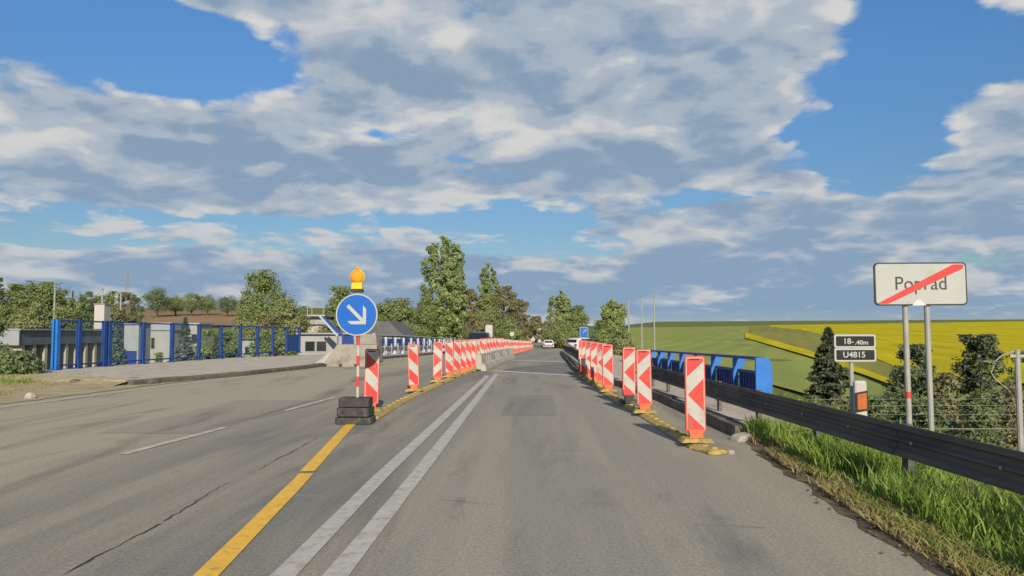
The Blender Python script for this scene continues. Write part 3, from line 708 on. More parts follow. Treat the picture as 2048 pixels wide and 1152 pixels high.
g = guide_kerb([G(1440, 909), G(1400, 898), G(1350, 868), G(1290, 831), G(1245, 806), G(1213, 786), G(1190, 769), G(1163, 752)], 'ochre rubber guide kerb under the beacons on the right')
gl_ = guide_kerb([G(742, 838), G(800, 805), G(850, 781), G(900, 759), G(948, 742)], 'ochre rubber guide kerb under the beacons on the left')
# rounded loose end piece of the right guide kerb and a small pale cap
p = G(1432, 905); e = MB(); e.lathe([(.17, 0), (.16, .025), (.11, .045), (.03, .05)], n=14); e.v = [(v[0] * 1.25, v[1] * .7, v[2]) for v in e.v]
o = e.build('guide_kerb_end', M['ochre'], smooth=True); o.location = (p.x, p.y - .05, .004); o.rotation_euler = (0, 0, .9); tag(o, 'rounded ochre end piece in front of the nearest right beacon', 'guide kerb end')
p = G(1462, 908); e = MB(); e.lathe([(.045, 0), (.05, .03), (.02, .05)], n=8); o = e.build('stone', M['rock']); o.location = p; tag(o, 'tiny pale stone at the tip of the right guide kerb', 'stone')

# ---- round blue arrow sign with amber lamp on rubber foot plates
sp = G(708, 848); sp.y += .12
t = thing('arrow_sign', (sp.x, sp.y, 0), 'round blue keep right arrow sign with amber lamp on stacked black foot plates', 'road sign')
for i, (zz, w, d_, tw) in enumerate(((.06, .62, .46, .02), (.205, .56, .42, -.05), (.365, .53, .40, .04))):
    m_ = MB(); hh = .11 if i == 0 else .15
    m_.prism(rrect(w, d_, .05), ((0, 0, zz - hh / 2), (1, 0, 0), (0, 1, 0), (0, 0, 1)), hh); fp = m_.build('foot_plate', M['rubber'], t, bevel=.012); fp.rotation_euler = (0, 0, tw)
    for sx in (-1, 1): MB().box((sx * w * .3, -d_ / 2 - .003, zz), (.05, .012, .05)).build('grip', M['darkmetal'], fp)
PT = 1.50; n = 9; zb = .44
for k in range(n):
    za, zc = zb + (2.05 - zb) * k / n, zb + (2.05 - zb) * (k + 1) / n
    MB().tube([(0.02, .03, za), (0.02, .03, zc)], .026, 10).build('pole_band', M['white'] if k % 2 == 0 else M['red'], t)
DZ = 1.865; RAD = .365
def disc(r, n=40): return [(r * math.cos(2 * math.pi * k / n), r * math.sin(2 * math.pi * k / n)) for k in range(n)]
dsc = MB().prism(disc(RAD), ((0, 0, DZ), (1, 0, 0), (0, 0, 1), (0, -1, 0)), .022).build('sign_rim', M['signwhite'], t)
MB().prism(disc(RAD - .022), ((0, -.0225, DZ), (1, 0, 0), (0, 0, 1), (0, -1, 0)), .003).build('blue_disc', M['signblue'], t)
# arrow towards lower right
def rot2(p, a): c, s = math.cos(a), math.sin(a); return (p[0] * c - p[1] * s, p[0] * s + p[1] * c)
ang = R(-45); hw = .030
shaft = [(-.225, -hw), (.165, -hw), (.165, hw), (-.225, hw)]
arm1 = [(.235, 0), (.235 - .045, .0), (.055, .160), (.055 + .012, .232)]
arr = MB(); fr_ = ((0.0, -.0262, DZ + .0), (1, 0, 0), (0, 0, 1), (0, -1, 0))
arr.prism([rot2(p, ang) for p in shaft], fr_, .003)
for sg in (1, -1):
    q = [(.235, 0.0), (.045, .190 * sg), (-.035, .190 * sg), (.135, .02 * sg), (.15, 0)]
    q = [rot2(p, ang) for p in q]; a = sum(q[i][0] * q[(i + 1) % 5][1] - q[(i + 1) % 5][0] * q[i][1] for i in range(5))
    arr.prism(q if a > 0 else q[::-1], ((0, -.0268 - .0004 * sg, DZ), (1, 0, 0), (0, 0, 1), (0, -1, 0)), .003)
arr.build('white_arrow', M['signwhite'], t)
lz = DZ + RAD
lb = MB().prism([(-.105, 0), (.105, 0), (.105, .055), (-.105, .055)], ((0, .05, lz + .02), (1, 0, 0), (0, 0, 1), (0, -1, 0)), .10).build('lamp_bracket', M['darkmetal'], t, bevel=.008)
MB().prism([(-.10, 0), (.10, 0), (.088, .115), (-.088, .115)], ((0, .055, lz + .077), (1, 0, 0), (0, 0, 1), (0, -1, 0)), .11).build('lamp_body', M['lampyellow'], t, bevel=.012)
ln = MB().lathe([(.06, -.075), (.098, -.06), (.118, -.03), (.122, .0), (.118, .03), (.098, .06), (.06, .075)], (0, 0, lz + .295), 20, axis='y').build('lamp_lens', M['lampamber'], t, smooth=True)
MB().lathe([(.128, -.012), (.132, 0), (.128, .012)], (0, 0, lz + .295), 20, axis='y').build('lens_ring', M['lampyellow'], t)
MB().lathe([(.03, 0), (.03, .03), (.015, .045)], (0, 0, lz + .42), 10).build('lamp_cap', M['lampamber'], t)

# ---- concrete barriers
NJ = [(-.30, 0), (.30, 0), (.30, .075), (.24, .22), (.13, .30), (.10, .62), (-.10, .62), (-.13, .30), (-.24, .22), (-.30, .075)]
for i in range(4):
    a, b = B0.lerp(B1, i / 4), B0.lerp(B1, (i + 1) / 4); d = (b - a).normalized() * .03
    a = a + d; b = b - d; z = Vector((0, 0, float(roadz(a.y)))); zb_ = Vector((0, 0, float(roadz(b.y))))
    t = thing('concrete_barrier', a + z, ['grey concrete barrier section nearest in the left row', 'second grey concrete barrier section of the left row', 'third grey concrete barrier section of the left row', 'farthest grey concrete barrier section of the left row'][i], 'barrier', 'concrete barrier sections left of the lane')
    MB().sweep(NJ, [Vector((0, 0, 0)), b + zb_ - a - z]).build('body', M['concrete_light'], t)
    m_ = MB(); d2 = (b - a).normalized(); m_.box(d2 * .0 + Vector((0, -.004, .035)), (.18, .05, .06)); m_.build('drain_slot', M['darkmetal'], t)
    for q in (.2, .4, .6, .8):
        c = (b - a) * q; s_ = Vector((d2.y, -d2.x, 0)); MB().bar(c + s_ * .135 + Vector((0, 0, .30)), c + s_ * .112 + Vector((0, 0, .58)), .06, .03).build('groove', M['concrete'], t)
# sloping end and tall block on the left behind the arrow sign
a = G(633, 733); b = D(700, 733, a.y + .3); c = D(760, 733, a.y + 6)
t = thing('concrete_ramp', (a.x, a.y, 0), 'grey concrete barrier with a sloping end behind the arrow sign', 'barrier')
L_ = a.xy
m_ = MB()
def at0(px, py, Y): p = D(px, py, Y); return Vector((p.x - a.x, p.y - a.y, p.z))
Yq = a.y
prof = [at0(642, 733, Yq), at0(754, 735, Yq), at0(754, 690, Yq), at0(674, 689, Yq)]
for p in prof: p.z = max(p.z, 0.0)
m_.v = []; bk = [p + Vector((-.35, 1.5, 0)) for p in prof]
bk[2].z -= .0
bk[3] = bk[3] + Vector((.3, 0, 0)); bk[2] = bk[2] + Vector((.1, 0, 0))
k0 = len(m_.v); m_.v += [tuple(p) for p in prof] + [tuple(p) for p in bk]
for q in ((0, 1, 2, 3), (5, 4, 7, 6), (3, 2, 6, 7), (4, 0, 3, 7), (1, 5, 6, 2)): m_.f.append(q); m_.m.append(0)
m_.build('body', M['concrete'], t, bevel=.03)
h_ = MB()
for px in (650, 681, 712): q = at0(px, 731, Yq - .01); h_.box((q.x, q.y, .06), (.14, .06, .10))
h_.build('lifting_slot', M['darkmetal'], t)
m_ = MB(); lo_ = [at0(622, 731, Yq + .2), at0(645, 733, Yq - .02), at0(678, 690, Yq + .5), at0(690, 686, Yq + 1.6)]
m_.poly([(lo_[0].x, lo_[0].y, 0), (lo_[1].x, lo_[1].y, 0), lo_[2], (lo_[2].x, lo_[2].y + 1.2, lo_[2].z)]); m_.poly([(lo_[0].x, lo_[0].y, 0), (lo_[2].x, lo_[2].y + 1.2, lo_[2].z), (lo_[2].x, lo_[2].y + 1.2, 0)])
m_.build('sloping_end', M['concrete_light'], t)
t = thing('concrete_block', D(735, 705, 36.5), 'taller grey concrete block rising behind the sloping barrier', 'concrete block'); t.location.z = 0
pw = [D(px, py, 36.5) - t.location for px, py in ((708, 725), (756, 725), (752, 668), (714, 668))]
m_ = MB(); m_.prism([(p.x, max(p.z, 0)) for p in pw], ((0, 1.2, 0), (1, 0, 0), (0, 0, 1), (0, -1, 0)), 1.2); m_.build('body', M['concrete'], t, bevel=.03)

# ---- guard rails (steel beam on posts)
WB = [(-.042, .155), (-.042, .10), (.0, .075), (.0, .03), (-.042, .008), (-.042, -.008), (0, -.03), (0, -.075), (-.042, -.10), (-.042, -.155), (-.036, -.158), (.008, -.08), (.008, -.03), (-.034, 0), (.008, .03), (.008, .08), (-.036, .158)]
def guard_rail(P, top, label, post_step, gz, mat='rail', group='steel guard rails', closed=False):
    t = thing('guard_rail', (P[0].x, P[0].y, 0), label, 'guard rail', group); o = Vector((P[0].x, P[0].y, 0))
    fine = [a for a, b in along(P, 1.0)] + [Vector(P[-1])]
    cz = top - .158
    path = [Vector((p.x, p.y, float(roadz(p.y)) + cz)) - o for p in fine]
    MB().sweep(WB, path).build('beam', M[mat], t)
    if closed:                                       # box spacer rail behind and below
        MB().sweep([(.03, -.22), (.10, -.22), (.10, -.30), (.03, -.30)], path).build('lower_rail', M[mat], t)
    segs = along(P, post_step)
    for a, b in segs:
        z0 = float(roadz(a.y)) + gz(a); d = (b - a).normalized(); s_ = Vector((d.y, -d.x, 0)); q = a - o
        m_ = MB(); m_.box((q.x + s_.x * .10, q.y + s_.y * .10, (z0 + top - .02) / 2), (.06, .11, top - .02 - z0), math.atan2(-d.x, d.y)); m_.box((q.x + s_.x * .045, q.y + s_.y * .045, top - .17), (.05, .09, .2), math.atan2(-d.x, d.y))
        m_.build('post', M[mat], t)
    for i in range(2, len(fine) - 1, 4):
        MB().sweep([(q[0] - .007, q[1] * 1.01) for q in WB], [path[i] , path[i].lerp(path[i + 1], .33)]).build('splice_plate', M[mat], t)
    for a, b in along(P, 1.33):
        d = (b - a).normalized(); s_ = Vector((d.y, -d.x, 0)); q = a.lerp(b, .4) - o + Vector((0, 0, float(roadz(a.y)) + cz)) - s_ * .045
        if a.y < 14: MB().lathe([(.016, -.01), (.018, 0), (.012, .012)], (q.x, q.y, q.z), 8, axis='x').build('bolt', M['galv'], t)
    return t
near_rail = [Vector((4.05, -3, 0)), Vector((3.56, 5.4, 0)), Vector((3.18, 11.5, 0)), Vector((2.84, 17.5, 0)), Vector((2.66, 21.0, 0))]
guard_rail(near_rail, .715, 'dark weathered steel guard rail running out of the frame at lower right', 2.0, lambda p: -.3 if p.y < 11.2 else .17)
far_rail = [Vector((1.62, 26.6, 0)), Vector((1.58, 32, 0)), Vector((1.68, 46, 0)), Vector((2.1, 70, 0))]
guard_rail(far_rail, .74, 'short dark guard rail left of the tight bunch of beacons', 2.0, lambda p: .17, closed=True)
lr0, lr1 = G(752, 712), D(905, 690, 80)
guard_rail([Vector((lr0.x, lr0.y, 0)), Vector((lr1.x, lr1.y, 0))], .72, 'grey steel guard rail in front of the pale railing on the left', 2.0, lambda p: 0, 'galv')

# ---- right bridge railing: blue posts, arched tops, dark blue infill
RX, RY0, RS, RN = 3.98, 13.75, 2.0, 12
t = thing('bridge_railing', (RX, RY0, .17), 'bright blue bridge railing with arched bays behind the dark guard rail', 'railing')
def rzz(y): return -.0168 * max(0, y - 13.75)
HP = .93
for i in range(RN):
    y = i * RS; z = rzz(RY0 + y)
    pf = [(0, 0), (.09, 0), (.09, .52), (.12, .62), (.19, .70), (.25, .745), (.25, HP), (0, HP)] if i else [(-.10, -.02), (.17, -.02), (.20, .5), (.19, HP - .10), (.15, HP - .03), (.08, HP), (-.10, HP)]
    MB().prism(pf, ((0, y, z), (1, 0, 0), (0, 0, 1), (0, 1, 0)), .05 if i else .07).build('post', M['blue'], t, bevel=.006)
    if i < RN - 1:
        z2 = rzz(RY0 + y + RS)
        a = Vector((.12, y + .06, z)); b = Vector((.12, y + RS, z2))
        # dark infill plate below, arched bracket plates at the top corners
        pn = MB(); pn.poly([a + Vector((0, 0, .10)), b + Vector((0, 0, .10)), b + Vector((0, 0, .62)), a + Vector((0, 0, .62))]); pn.bar(a + Vector((0, 0, .64)), b + Vector((0, 0, .64)), .05, .05); pn.bar(a + Vector((0, 0, .08)), b + Vector((0, 0, .08)), .05, .05)
        po = pn.build('infill_panel', M['bluedark'], t)
        for q in range(1, 9):
            c = a.lerp(b, q / 9); MB().bar(c + Vector((-.018, 0, .10)), c + Vector((-.018, 0, .62)), .018, .03).build('baluster', M['bluedark'], po)
MB().bar((.06, 0.1, HP - .02), (.06, (RN - 1) * RS, HP - .02 + rzz(RY0 + (RN - 1) * RS)), .10, .055).build('hand_rail', M['bluedark'], t)
# ---- left bridge railing seen end-on; sunlight on its blue uprights coloured in as pale
q0, q1 = D(748, 690, 47), D(950, 690, 112)
t = thing('bridge_railing', (q0.x, q0.y, 0), 'pale railing with blue bays far left beyond the concrete block', 'railing')
nb = 22
for i in range(nb):
    f = i / (nb - 1); p = q0.lerp(q1, f) - q0; z = float(roadz(q0.y + p.y)); m_ = MB(); m_.box((p.x, p.y, z + .67), (.32, .10, 1.30)); m_.build('upright', M['bluepale'], t)
    if i < nb - 1:
        p2 = q0.lerp(q1, (i + 1) / (nb - 1)) - q0; MB().bar((p.x, p.y + .06, z + .85), (p2.x, p2.y - .06, float(roadz(q0.y + p2.y)) + .85), .04, .75).build('infill_panel', M['bluedark'], t)
e_ = q1 - q0
MB().bar((0, 0, 1.36), (e_.x, e_.y, 1.36 + float(roadz(q1.y))), .14, .07).build('hand_rail', M['bluepale'], t)

# ---- tall blue fence on the left footway
t = thing('bridge_fence', FL0, 'tall blue fence with see-through panels along the left footway', 'fence')
def panelmat():
    mt = bpy.data.materials.new('fence_mesh'); mt.use_nodes = True; nt = mt.node_tree; N = nt.nodes; L = nt.links; p = N['Principled BSDF']; p.inputs['Roughness'].default_value = .3
    p.inputs['Base Color'].default_value = (.20, .27, .27, 1); tr = N.new('ShaderNodeBsdfTransparent'); tr.inputs[0].default_value = (.97, .995, .99, 1); mx = N.new('ShaderNodeMixShader'); mx.inputs[0].default_value = .05
    L.new(tr.outputs[0], mx.inputs[1]); L.new(p.outputs[0], mx.inputs[2]); L.new(mx.outputs[0], N['Material Output'].inputs['Surface']); return mt
M['panel'] = panelmat(); M['fenceblue'] = material('fence_blue', (.013, .066, .26), (.010, .05, .20), 3, .5, dirt=(.02, .05, .18), dscale=2, damt=.4)
px_ = [110, 156, 207, 217, 285, 343, 397, 441, 480, 514, 545, 573, 598]
P = []
for px in px_:
    yb = 740.5 + (705.5 - 740.5) * (px - 105) / 495; yt = 638 + (655 - 638) * (px - 105) / 495; b = G(px, yb, .14); P.append((b, D(px, yt, b.y).z - .14))
for i, (b, h) in enumerate(P):
    q = b - FL0; w = .22 if i == 0 else .13
    pm = MB(); pm.box((q.x - w * .3, q.y, h / 2), (w * .36, .20, h)); pm.box((q.x + w * .3, q.y, h / 2), (w * .36, .20, h)); pm.box((q.x, q.y + .04, h / 2), (w * .3, .05, h)); po = pm.build('post', M['blue'] if i == 0 else M['fenceblue'], t)
    MB().box((q.x, q.y, .02), (w + .14, .3, .04)).build('base_plate', M['bluedark'], po)
    if i < len(P) - 1 and px_[i] != 207:
        q2 = P[i + 1][0] - FL0; h2 = P[i + 1][1]; d = (q2 - q).normalized() * .1
        a, c = q + d, q2 - d
        f_ = MB()
        for (za, zb_) in ((.16, .16), (h - .05, h2 - .05), ): f_.bar(a + Vector((0, 0, za)), c + Vector((0, 0, zb_)), .05, .06)
        f_.bar(a + Vector((0, 0, .14)), a + Vector((0, 0, h - .04)), .04, .04); f_.bar(c + Vector((0, 0, .14)), c + Vector((0, 0, h2 - .04)), .04, .04)
        fo = f_.build('panel_frame', M['bluedark'], t)
        solid = i == len(P) - 2
        zt = .72 if solid else .98
        pn = MB(); pn.bar(a.lerp(c, .03) + Vector((0, 0, .2 + (h - .3) * zt / 2)), c.lerp(a, .03) + Vector((0, 0, .2 + (h2 - .3) * zt / 2)), .012, (h - .3) * zt); po_ = pn.build('panel', M['fenceblue'] if solid else M['panel'], fo)

# ================================================================== signs on the right
M['lettergrey'] = material('letter_grey', (.055, .055, .052), rough=.6)
def text_mesh(s, size, mat, name, parent, loc, rz=0.0, bold=0.0, sx=1.0):
    cu = bpy.data.curves.new(name, 'FONT'); cu.body = s; cu.size = size; cu.align_x = 'CENTER'; cu.align_y = 'CENTER'; cu.extrude = .0015; cu.offset = bold; cu.resolution_u = 4
    tmp = bpy.data.objects.new('tmp', cu); COL.objects.link(tmp); bpy.context.view_layer.update()
    me = bpy.data.meshes.new_from_object(tmp.evaluated_get(bpy.context.evaluated_depsgraph_get())); bpy.data.objects.remove(tmp)
    me.materials.clear(); me.materials.append(mat); o = obj(name, me, parent); o.location = loc; o.rotation_euler = (math.pi / 2, 0, rz); o.scale = (sx, 1, 1); return o
Y = 12.0
c = D(1842, 568, Y); wS = (D(1937, 568, Y) - D(1747, 568, Y)).length; hS = D(1842, 525, Y).z - D(1842, 611, Y).z
gz = float(terr(c.x, Y))
t = thing('town_sign', (c.x, Y, gz), 'white town end sign reading Poprad with red diagonal bar on two posts', 'road sign'); zc = c.z - gz
t.rotation_euler = (0, R(-.4), R(3))
MB().prism(rrect(wS, hS, .07), ((0, 0, zc), (1, 0, 0), (0, 0, 1), (0, -1, 0)), .025).build('black_border', M['darkmetal'], t)
MB().prism(rrect(wS - .045, hS - .045, .055), ((0, -.0255, zc), (1, 0, 0), (0, 0, 1), (0, -1, 0)), .003).build('white_face', M['signwhite'], t)
text_mesh('Poprad', .30, M['lettergrey'], 'lettering', t, (0, -.031, zc), 0, .0, .97)
bw, bh = wS - .05, hS - .05; q = [(-bw / 2, -bh / 2), (-bw / 2 + .21, -bh / 2), (bw / 2, bh / 2 - .085), (bw / 2, bh / 2), (bw / 2 - .21, bh / 2), (-bw / 2, -bh / 2 + .085)]
q = [(-bw / 2 + .01, -bh / 2 + .01), (-bw / 2 + .19, -bh / 2 + .01), (bw / 2 - .03, bh / 2 - .07), (bw / 2 - .03, bh / 2 - .02), (bw / 2 - .06, bh / 2 - .01), (bw / 2 - .19, bh / 2 - .01)]
MB().prism(q, ((0, -.0345, zc), (1, 0, 0), (0, 0, 1), (0, -1, 0)), .003).build('red_bar', M['red'], t)
for px in (1817, 1862):
    x = D(px, 700, Y).x - c.x; po = MB().tube([(x, .045, -.6), (x, .045, zc + hS * .42)], .042, 12).build('post', M['postgrey'], t, smooth=False)
    if px == 1817: MB().lathe([(.0445, -.05), (.0445, .05)], (x, .045, D(px, 790, Y).z - gz), 12).build('red_sticker', M['red'], po)
lm = MB(); lm.prism([(-.13, 0), (.10, 0), (.0, .09), (-.05, .09)], ((-.02, -.0295, zc - hS / 2 + .0), (1, 0, 0), (0, 0, 1), (0, -1, 0)), .002); lm.build('pale_patch', M['carwhite'], t)
# black kilometre plates
Y = 10.9; c = D(1709, 696, Y); gz = float(terr(c.x, Y))
t = thing('kilometre_sign', (c.x, Y, gz), 'small black kilometre plate pair with white frames on a pale post', 'road sign', rz=R(4)); zc = c.z - gz
for k, (pa, txt) in enumerate(((.098, '18-.00m'), (-.098, 'U4815'))):
    w, h = .60, .19
    fr = MB().prism(rrect(w, h, .025), ((0, -.001 * k, zc + pa), (1, 0, 0), (0, 0, 1), (0, -1, 0)), .02).build('plate_frame', M['signwhite'], t)
    MB().prism(rrect(w - .05, h - .05, .015), ((0, -.0212 - .001 * k, zc + pa), (1, 0, 0), (0, 0, 1), (0, -1, 0)), .003).build('black_plate', M['signblack'], fr)
    if k == 0:
        text_mesh('18-', .115, M['signwhite'], 'lettering', fr, (-.10, -.0275, zc + pa - .005), 0, .002, 1.0); text_mesh('.40m', .085, M['signwhite'], 'lettering', fr, (.09, -.0275, zc + pa - .022), 0, .002, 1.15)
    else: text_mesh(txt, .115, M['signwhite'], 'lettering', fr, (-.02, -.0285, zc + pa), 0, .002, 1.05)
xp = D(1705, 760, Y).x - c.x
MB().tube([(xp, .03, -.8), (xp, .03, zc + .19)], .03, 10).build('post', M['postgrey'], t)
# roadside delineator
Y = 10.7; c = D(1720, 795, Y); gz = float(terr(c.x, Y)); zt = D(1720, 761, Y).z - gz
t = thing('delineator_post', (c.x, Y, gz), 'white plastic delineator post with orange reflector behind the guard rail', 'delineator', rz=R(-6))
MB().prism([(-.085, -.5), (.085, -.5), (.085, zt), (-.085, zt)], ((0, .05, 0), (1, 0, 0), (0, 0, 1), (0, -1, 0)), .10).build('body', M['delineator'], t, bevel=.03)
zr = D(1720, 802, Y).z - gz
MB().prism([(-.085, -.16), (.087, -.125), (.087, .15), (-.085, .115)], ((0, -.0515, zr), (1, 0, 0), (0, 0, 1), (0, -1, 0)), .003).build('black_band', M['signblack'], t)
MB().prism([(-.05, -.115), (.072, -.105), (.072, .12), (-.05, .095)], ((0, -.0555, zr), (1, 0, 0), (0, 0, 1), (0, -1, 0)), .004).build('reflector', M['reflector'], t)
# stone at the near end of the right kerb
p = G(1487, 877, .03); m_ = MB(); m_.prism([(-.17, 0), (.16, 0), (.19, .08), (.08, .13), (-.12, .10)], ((0, .13, -.05), (1, 0, 0), (0, 0, 1), (0, -1, 0)), .24); o = m_.build('kerb_end_stone', M['rock'], bevel=.03); o.location = p; o.rotation_euler = (0, 0, .35); tag(o, 'pale stone block at the near end of the right kerb', 'stone')

# railway mast with arm and wires below the road level, right
Y = 22.0; b = D(2041, 880, Y); gz = float(terr(b.x, Y)); zt = D(2041, 700, Y).z
t = thing('catenary_mast', (b.x, Y, gz), 'pale concrete railway mast with cross beam and curved arm at the right edge', 'mast')
MB().tube([(0, 0, -.3), (0, 0, zt - gz)], [.10, .075], 10).build('mast', M['postgrey'], t)
MB().box((.08, 0, zt - gz - .17), (.6, .08, .08)).build('cross_beam', M['postgrey'], t)
arm = [D(px, py, Y) - Vector((b.x, Y, gz)) for px, py in ((2041, 700), (2025, 703), (2005, 710), (1993, 720), (1986, 735), (1982, 745), (1990, 758), (2005, 770), (2016, 778))]
MB().tube(arm, .017, 6).build('curved_arm', M['palebark'], t)
for py, rr in ((798, .007), (811, .007), (829, .007), (842, .006), (858, .016)):
    zz = D(2041, py, Y).z; xs_ = np.linspace(7, 60, 30); m_ = MB(); m_.tube([(x, Y, zz - .25 * math.sin((x - b.x) * .07) ** 2) for x in xs_], rr, 5)
    o = m_.build('overhead_wire', M['wire']); tag(o, {798: 'topmost thin railway wire crossing behind the signs', 811: 'second railway wire from the top behind the signs', 829: 'third railway wire from the top behind the signs', 842: 'fourth railway wire, just above the thick cable', 858: 'lowest and thickest pale cable crossing behind the signs'}[py], 'wire', 'railway wires at the right')

# ================================================================== vehicles
def car(p, rz, paint, label, van=False, rear=True):
    t = thing('car', p, label, 'car', rz=rz); L_, Wd, H_ = 4.3, 1.78, 1.5 if not van else 1.8
    # side outline x along the car (front = +y), lofted over the width with tumblehome
    out = [(-2.12, .30), (-2.15, .75), (-2.06, .98), (-1.72, H_ * .90), (-1.45, H_ * .985), (-.6, H_), (.35, H_ * .97), (1.08, .98), (1.85, .82), (2.12, .62), (2.15, .32), (1.75, .24), (-1.75, .24)]
    if van: out = [(-2.2, .30), (-2.24, .85), (-2.15, 1.12), (-2.02, H_ * .93), (-1.8, H_ * .99), (-.6, H_), (.55, H_ * .97), (1.2, 1.15), (1.95, 1.02), (2.2, .75), (2.22, .36), (1.75, .28), (-1.75, .28)]
    m_ = MB(); cols_ = [-1, -.9, -.55, 0, .55, .9, 1]; ring = []
    for c_ in cols_:
        b_ = len(m_.v); k = abs(c_)
        for (y_, z_) in out:
            wz = Wd / 2 * (1.0 if z_ < .95 else 1 - .22 * (z_ - .95) / (H_ - .95)); inset = .06 * (k > .95)
            yy = y_ * (1 - .05 * k ** 3); zz = z_ - .05 * (k ** 4) * (z_ > .9)
            m_.v.append((c_ * wz, yy, zz))
        ring.append(b_)
    n_ = len(out)
    for i in range(len(cols_) - 1):
        for j in range(n_): m_.f.append((ring[i] + j, ring[i] + (j + 1) % n_, ring[i + 1] + (j + 1) % n_, ring[i + 1] + j)); m_.m.append(0)
    m_.f.append(tuple(ring[0] + j for j in range(n_))[::-1]); m_.m.append(0); m_.f.append(tuple(ring[-1] + j for j in range(n_))); m_.m.append(0)
    m_.build('body', paint, t, smooth=False, bevel=.03)
    def quad(name, pts, mat, th=.012):
        a_, b_, c_, d_ = [Vector(q) for q in pts]; n = (b_ - a_).cross(d_ - a_).normalized(); m2 = MB(); m2.v = [tuple(v + n * .004) for v in (a_, b_, c_, d_)] + [tuple(v - n * th) for v in (a_, b_, c_, d_)]
        for f in ((0, 1, 2, 3), (7, 6, 5, 4), (0, 4, 5, 1), (1, 5, 6, 2), (2, 6, 7, 3), (3, 7, 4, 0)): m2.f.append(f); m2.m.append(0)
        m2.build(name, mat, t)
    r0, r1 = out[2], out[3]; w0, w1 = .68, .60
    f = lambda P0, P1, k: (P0[0] + (P1[0] - P0[0]) * k, P0[1] + (P1[1] - P0[1]) * k)
    a_, b_ = f(r0, r1, .12), f(r0, r1, .92)
    quad('rear_window', [(-w0, a_[0] - .03, a_[1]), (w0, a_[0] - .03, a_[1]), (w1, b_[0] - .03, b_[1]), (-w1, b_[0] - .03, b_[1])], M['glass'])
    r0, r1 = out[7], out[6]; a_, b_ = f(r0, r1, .08), f(r0, r1, .93)
    quad('windscreen', [(w0, a_[0] + .03, a_[1] + .01), (-w0, a_[0] + .03, a_[1] + .01), (-w1, b_[0] + .03, b_[1] + .01), (w1, b_[0] + .03, b_[1] + .01)], M['glass'])
    for sx in (-1, 1):
        xw0, xw1 = sx * (Wd / 2 + .006), sx * (Wd / 2 * .80 + .02)
        pts = [(xw0, -1.45, 1.02), (xw0, .95, 1.02), (xw1, .35, H_ * .92), (xw1, -1.25, H_ * .92)]
        quad('side_window', pts if sx < 0 else pts[::-1], M['glass'])
        MB().box((sx * .70, -2.13, .78), (.30, .07, .17)).build('tail_light', M['taillight'], t)
        MB().box((sx * .68, 2.05 if not van else 2.14, .70 if not van else .82), (.30, .12, .13)).build('headlight', M['lightmetal'], t)
        for yy in (-1.32, 1.32):
            wh = MB().lathe([(.30, -.1), (.32, -.08), (.32, .08), (.30, .1)], (sx * .80, yy, .32), 18, axis='x').build('wheel', M['tyre'], t); MB().lathe([(.18, -.105), (.19, .105)], (sx * .80, yy, .32), 12, axis='x').build('rim', M['galv'], wh)
        MB().box((sx * 1.0, .75, 1.0), (.18, .1, .12)).build('mirror', paint, t)
    MB().box((0, -2.16, .52), (1.5, .06, .14)).build('bumper_trim', M['darkmetal'], t); MB().box((0, -2.17, .74), (.5, .05, .11)).build('number_plate', M['signwhite'], t)
    MB().box((0, 2.17, .5), (1.1, .06, .16)).build('grille', M['darkmetal'], t)
    return t
Y = 128; p = D(1097, 697, Y); car((p.x, Y, float(roadz(Y)) + .01), 0.0, M['carwhite'], 'white hatchback seen from behind far ahead in the lane')
Y = 80; p = D(1161, 700, Y); car((p.x + .3, Y, float(roadz(Y)) + .0), R(-42), M['carwhite'], 'white car standing beyond the dark guard rail on the right')
Y = 60; p = D(958, 680, Y); car((p.x, Y, float(roadz(Y)) + .01), math.pi, M['cardark'], 'dark car in the left lane behind the striped beacons', True)

# ================================================================== buildings and far furniture
def bldg(name, px0, px1, ptop, Y, depth, wall, label, rz=0.0, cat='building'):
    a, b = D(px0, ptop, Y), D(px1, ptop, Y); gz = min(float(terr(a.x, Y)), float(terr(b.x, Y))) - .3; t = thing(name, ((a.x + b.x) / 2, Y, gz), label, cat, rz=rz); w = b.x - a.x; h = a.z - gz
    MB().box((0, depth / 2, h / 2), (w, depth, h)).build('wall', wall, t); return t, w, h, gz
def winrow(t, xs, z0, z1, w, y=-.0, mat='window', frame='whitewall'):
    for x in xs:
        f = MB().box((x, y - .02, (z0 + z1) / 2), (w + .16, .06, z1 - z0 + .16)).build('window', M[frame], t); MB().box((x, y - .055, (z0 + z1) / 2), (w, .03, z1 - z0)).build('pane', M['window'], f)
# office block with deep fascia at far left: end wall towards the camera, long side running away
Y0, Y1 = 58.0, 70.5; cx = D(50, 660, Y0).x; gz = float(terr(cx, Y0)) - .3
t = thing('office_building', (cx, Y0, gz), 'long low office block with fascia toned dark for its shaded side and pale columns behind the blue fence', 'building')
fz0, fz1 = D(50, 690, Y0).z - gz, D(50, 661, Y0).z - gz; dl = Y1 - Y0
MB().box((-9, dl / 2, fz0 / 2), (16.4, dl, fz0)).build('wall', M['render'], t)
MB().box((-8.6, dl / 2 + .1, (fz0 + fz1) / 2), (17.2, dl + 1.4, fz1 - fz0)).build('shade_toned_fascia', M['greymetal'], t)  # shade of the long side put into a darker cladding colour
MB().box((-8.6, -.68, (fz0 + fz1) / 2), (17.3, .12, fz1 - fz0 + .02)).build('sun_toned_fascia', M['lightmetal'], t)  # sunlit end of the same fascia, brightness put into a lighter colour
MB().box((-8.6, dl / 2 + .1, fz1 + .08), (17.6, dl + 1.8, .13)).build('roof_edge', M['lightmetal'], t)
nw = 9
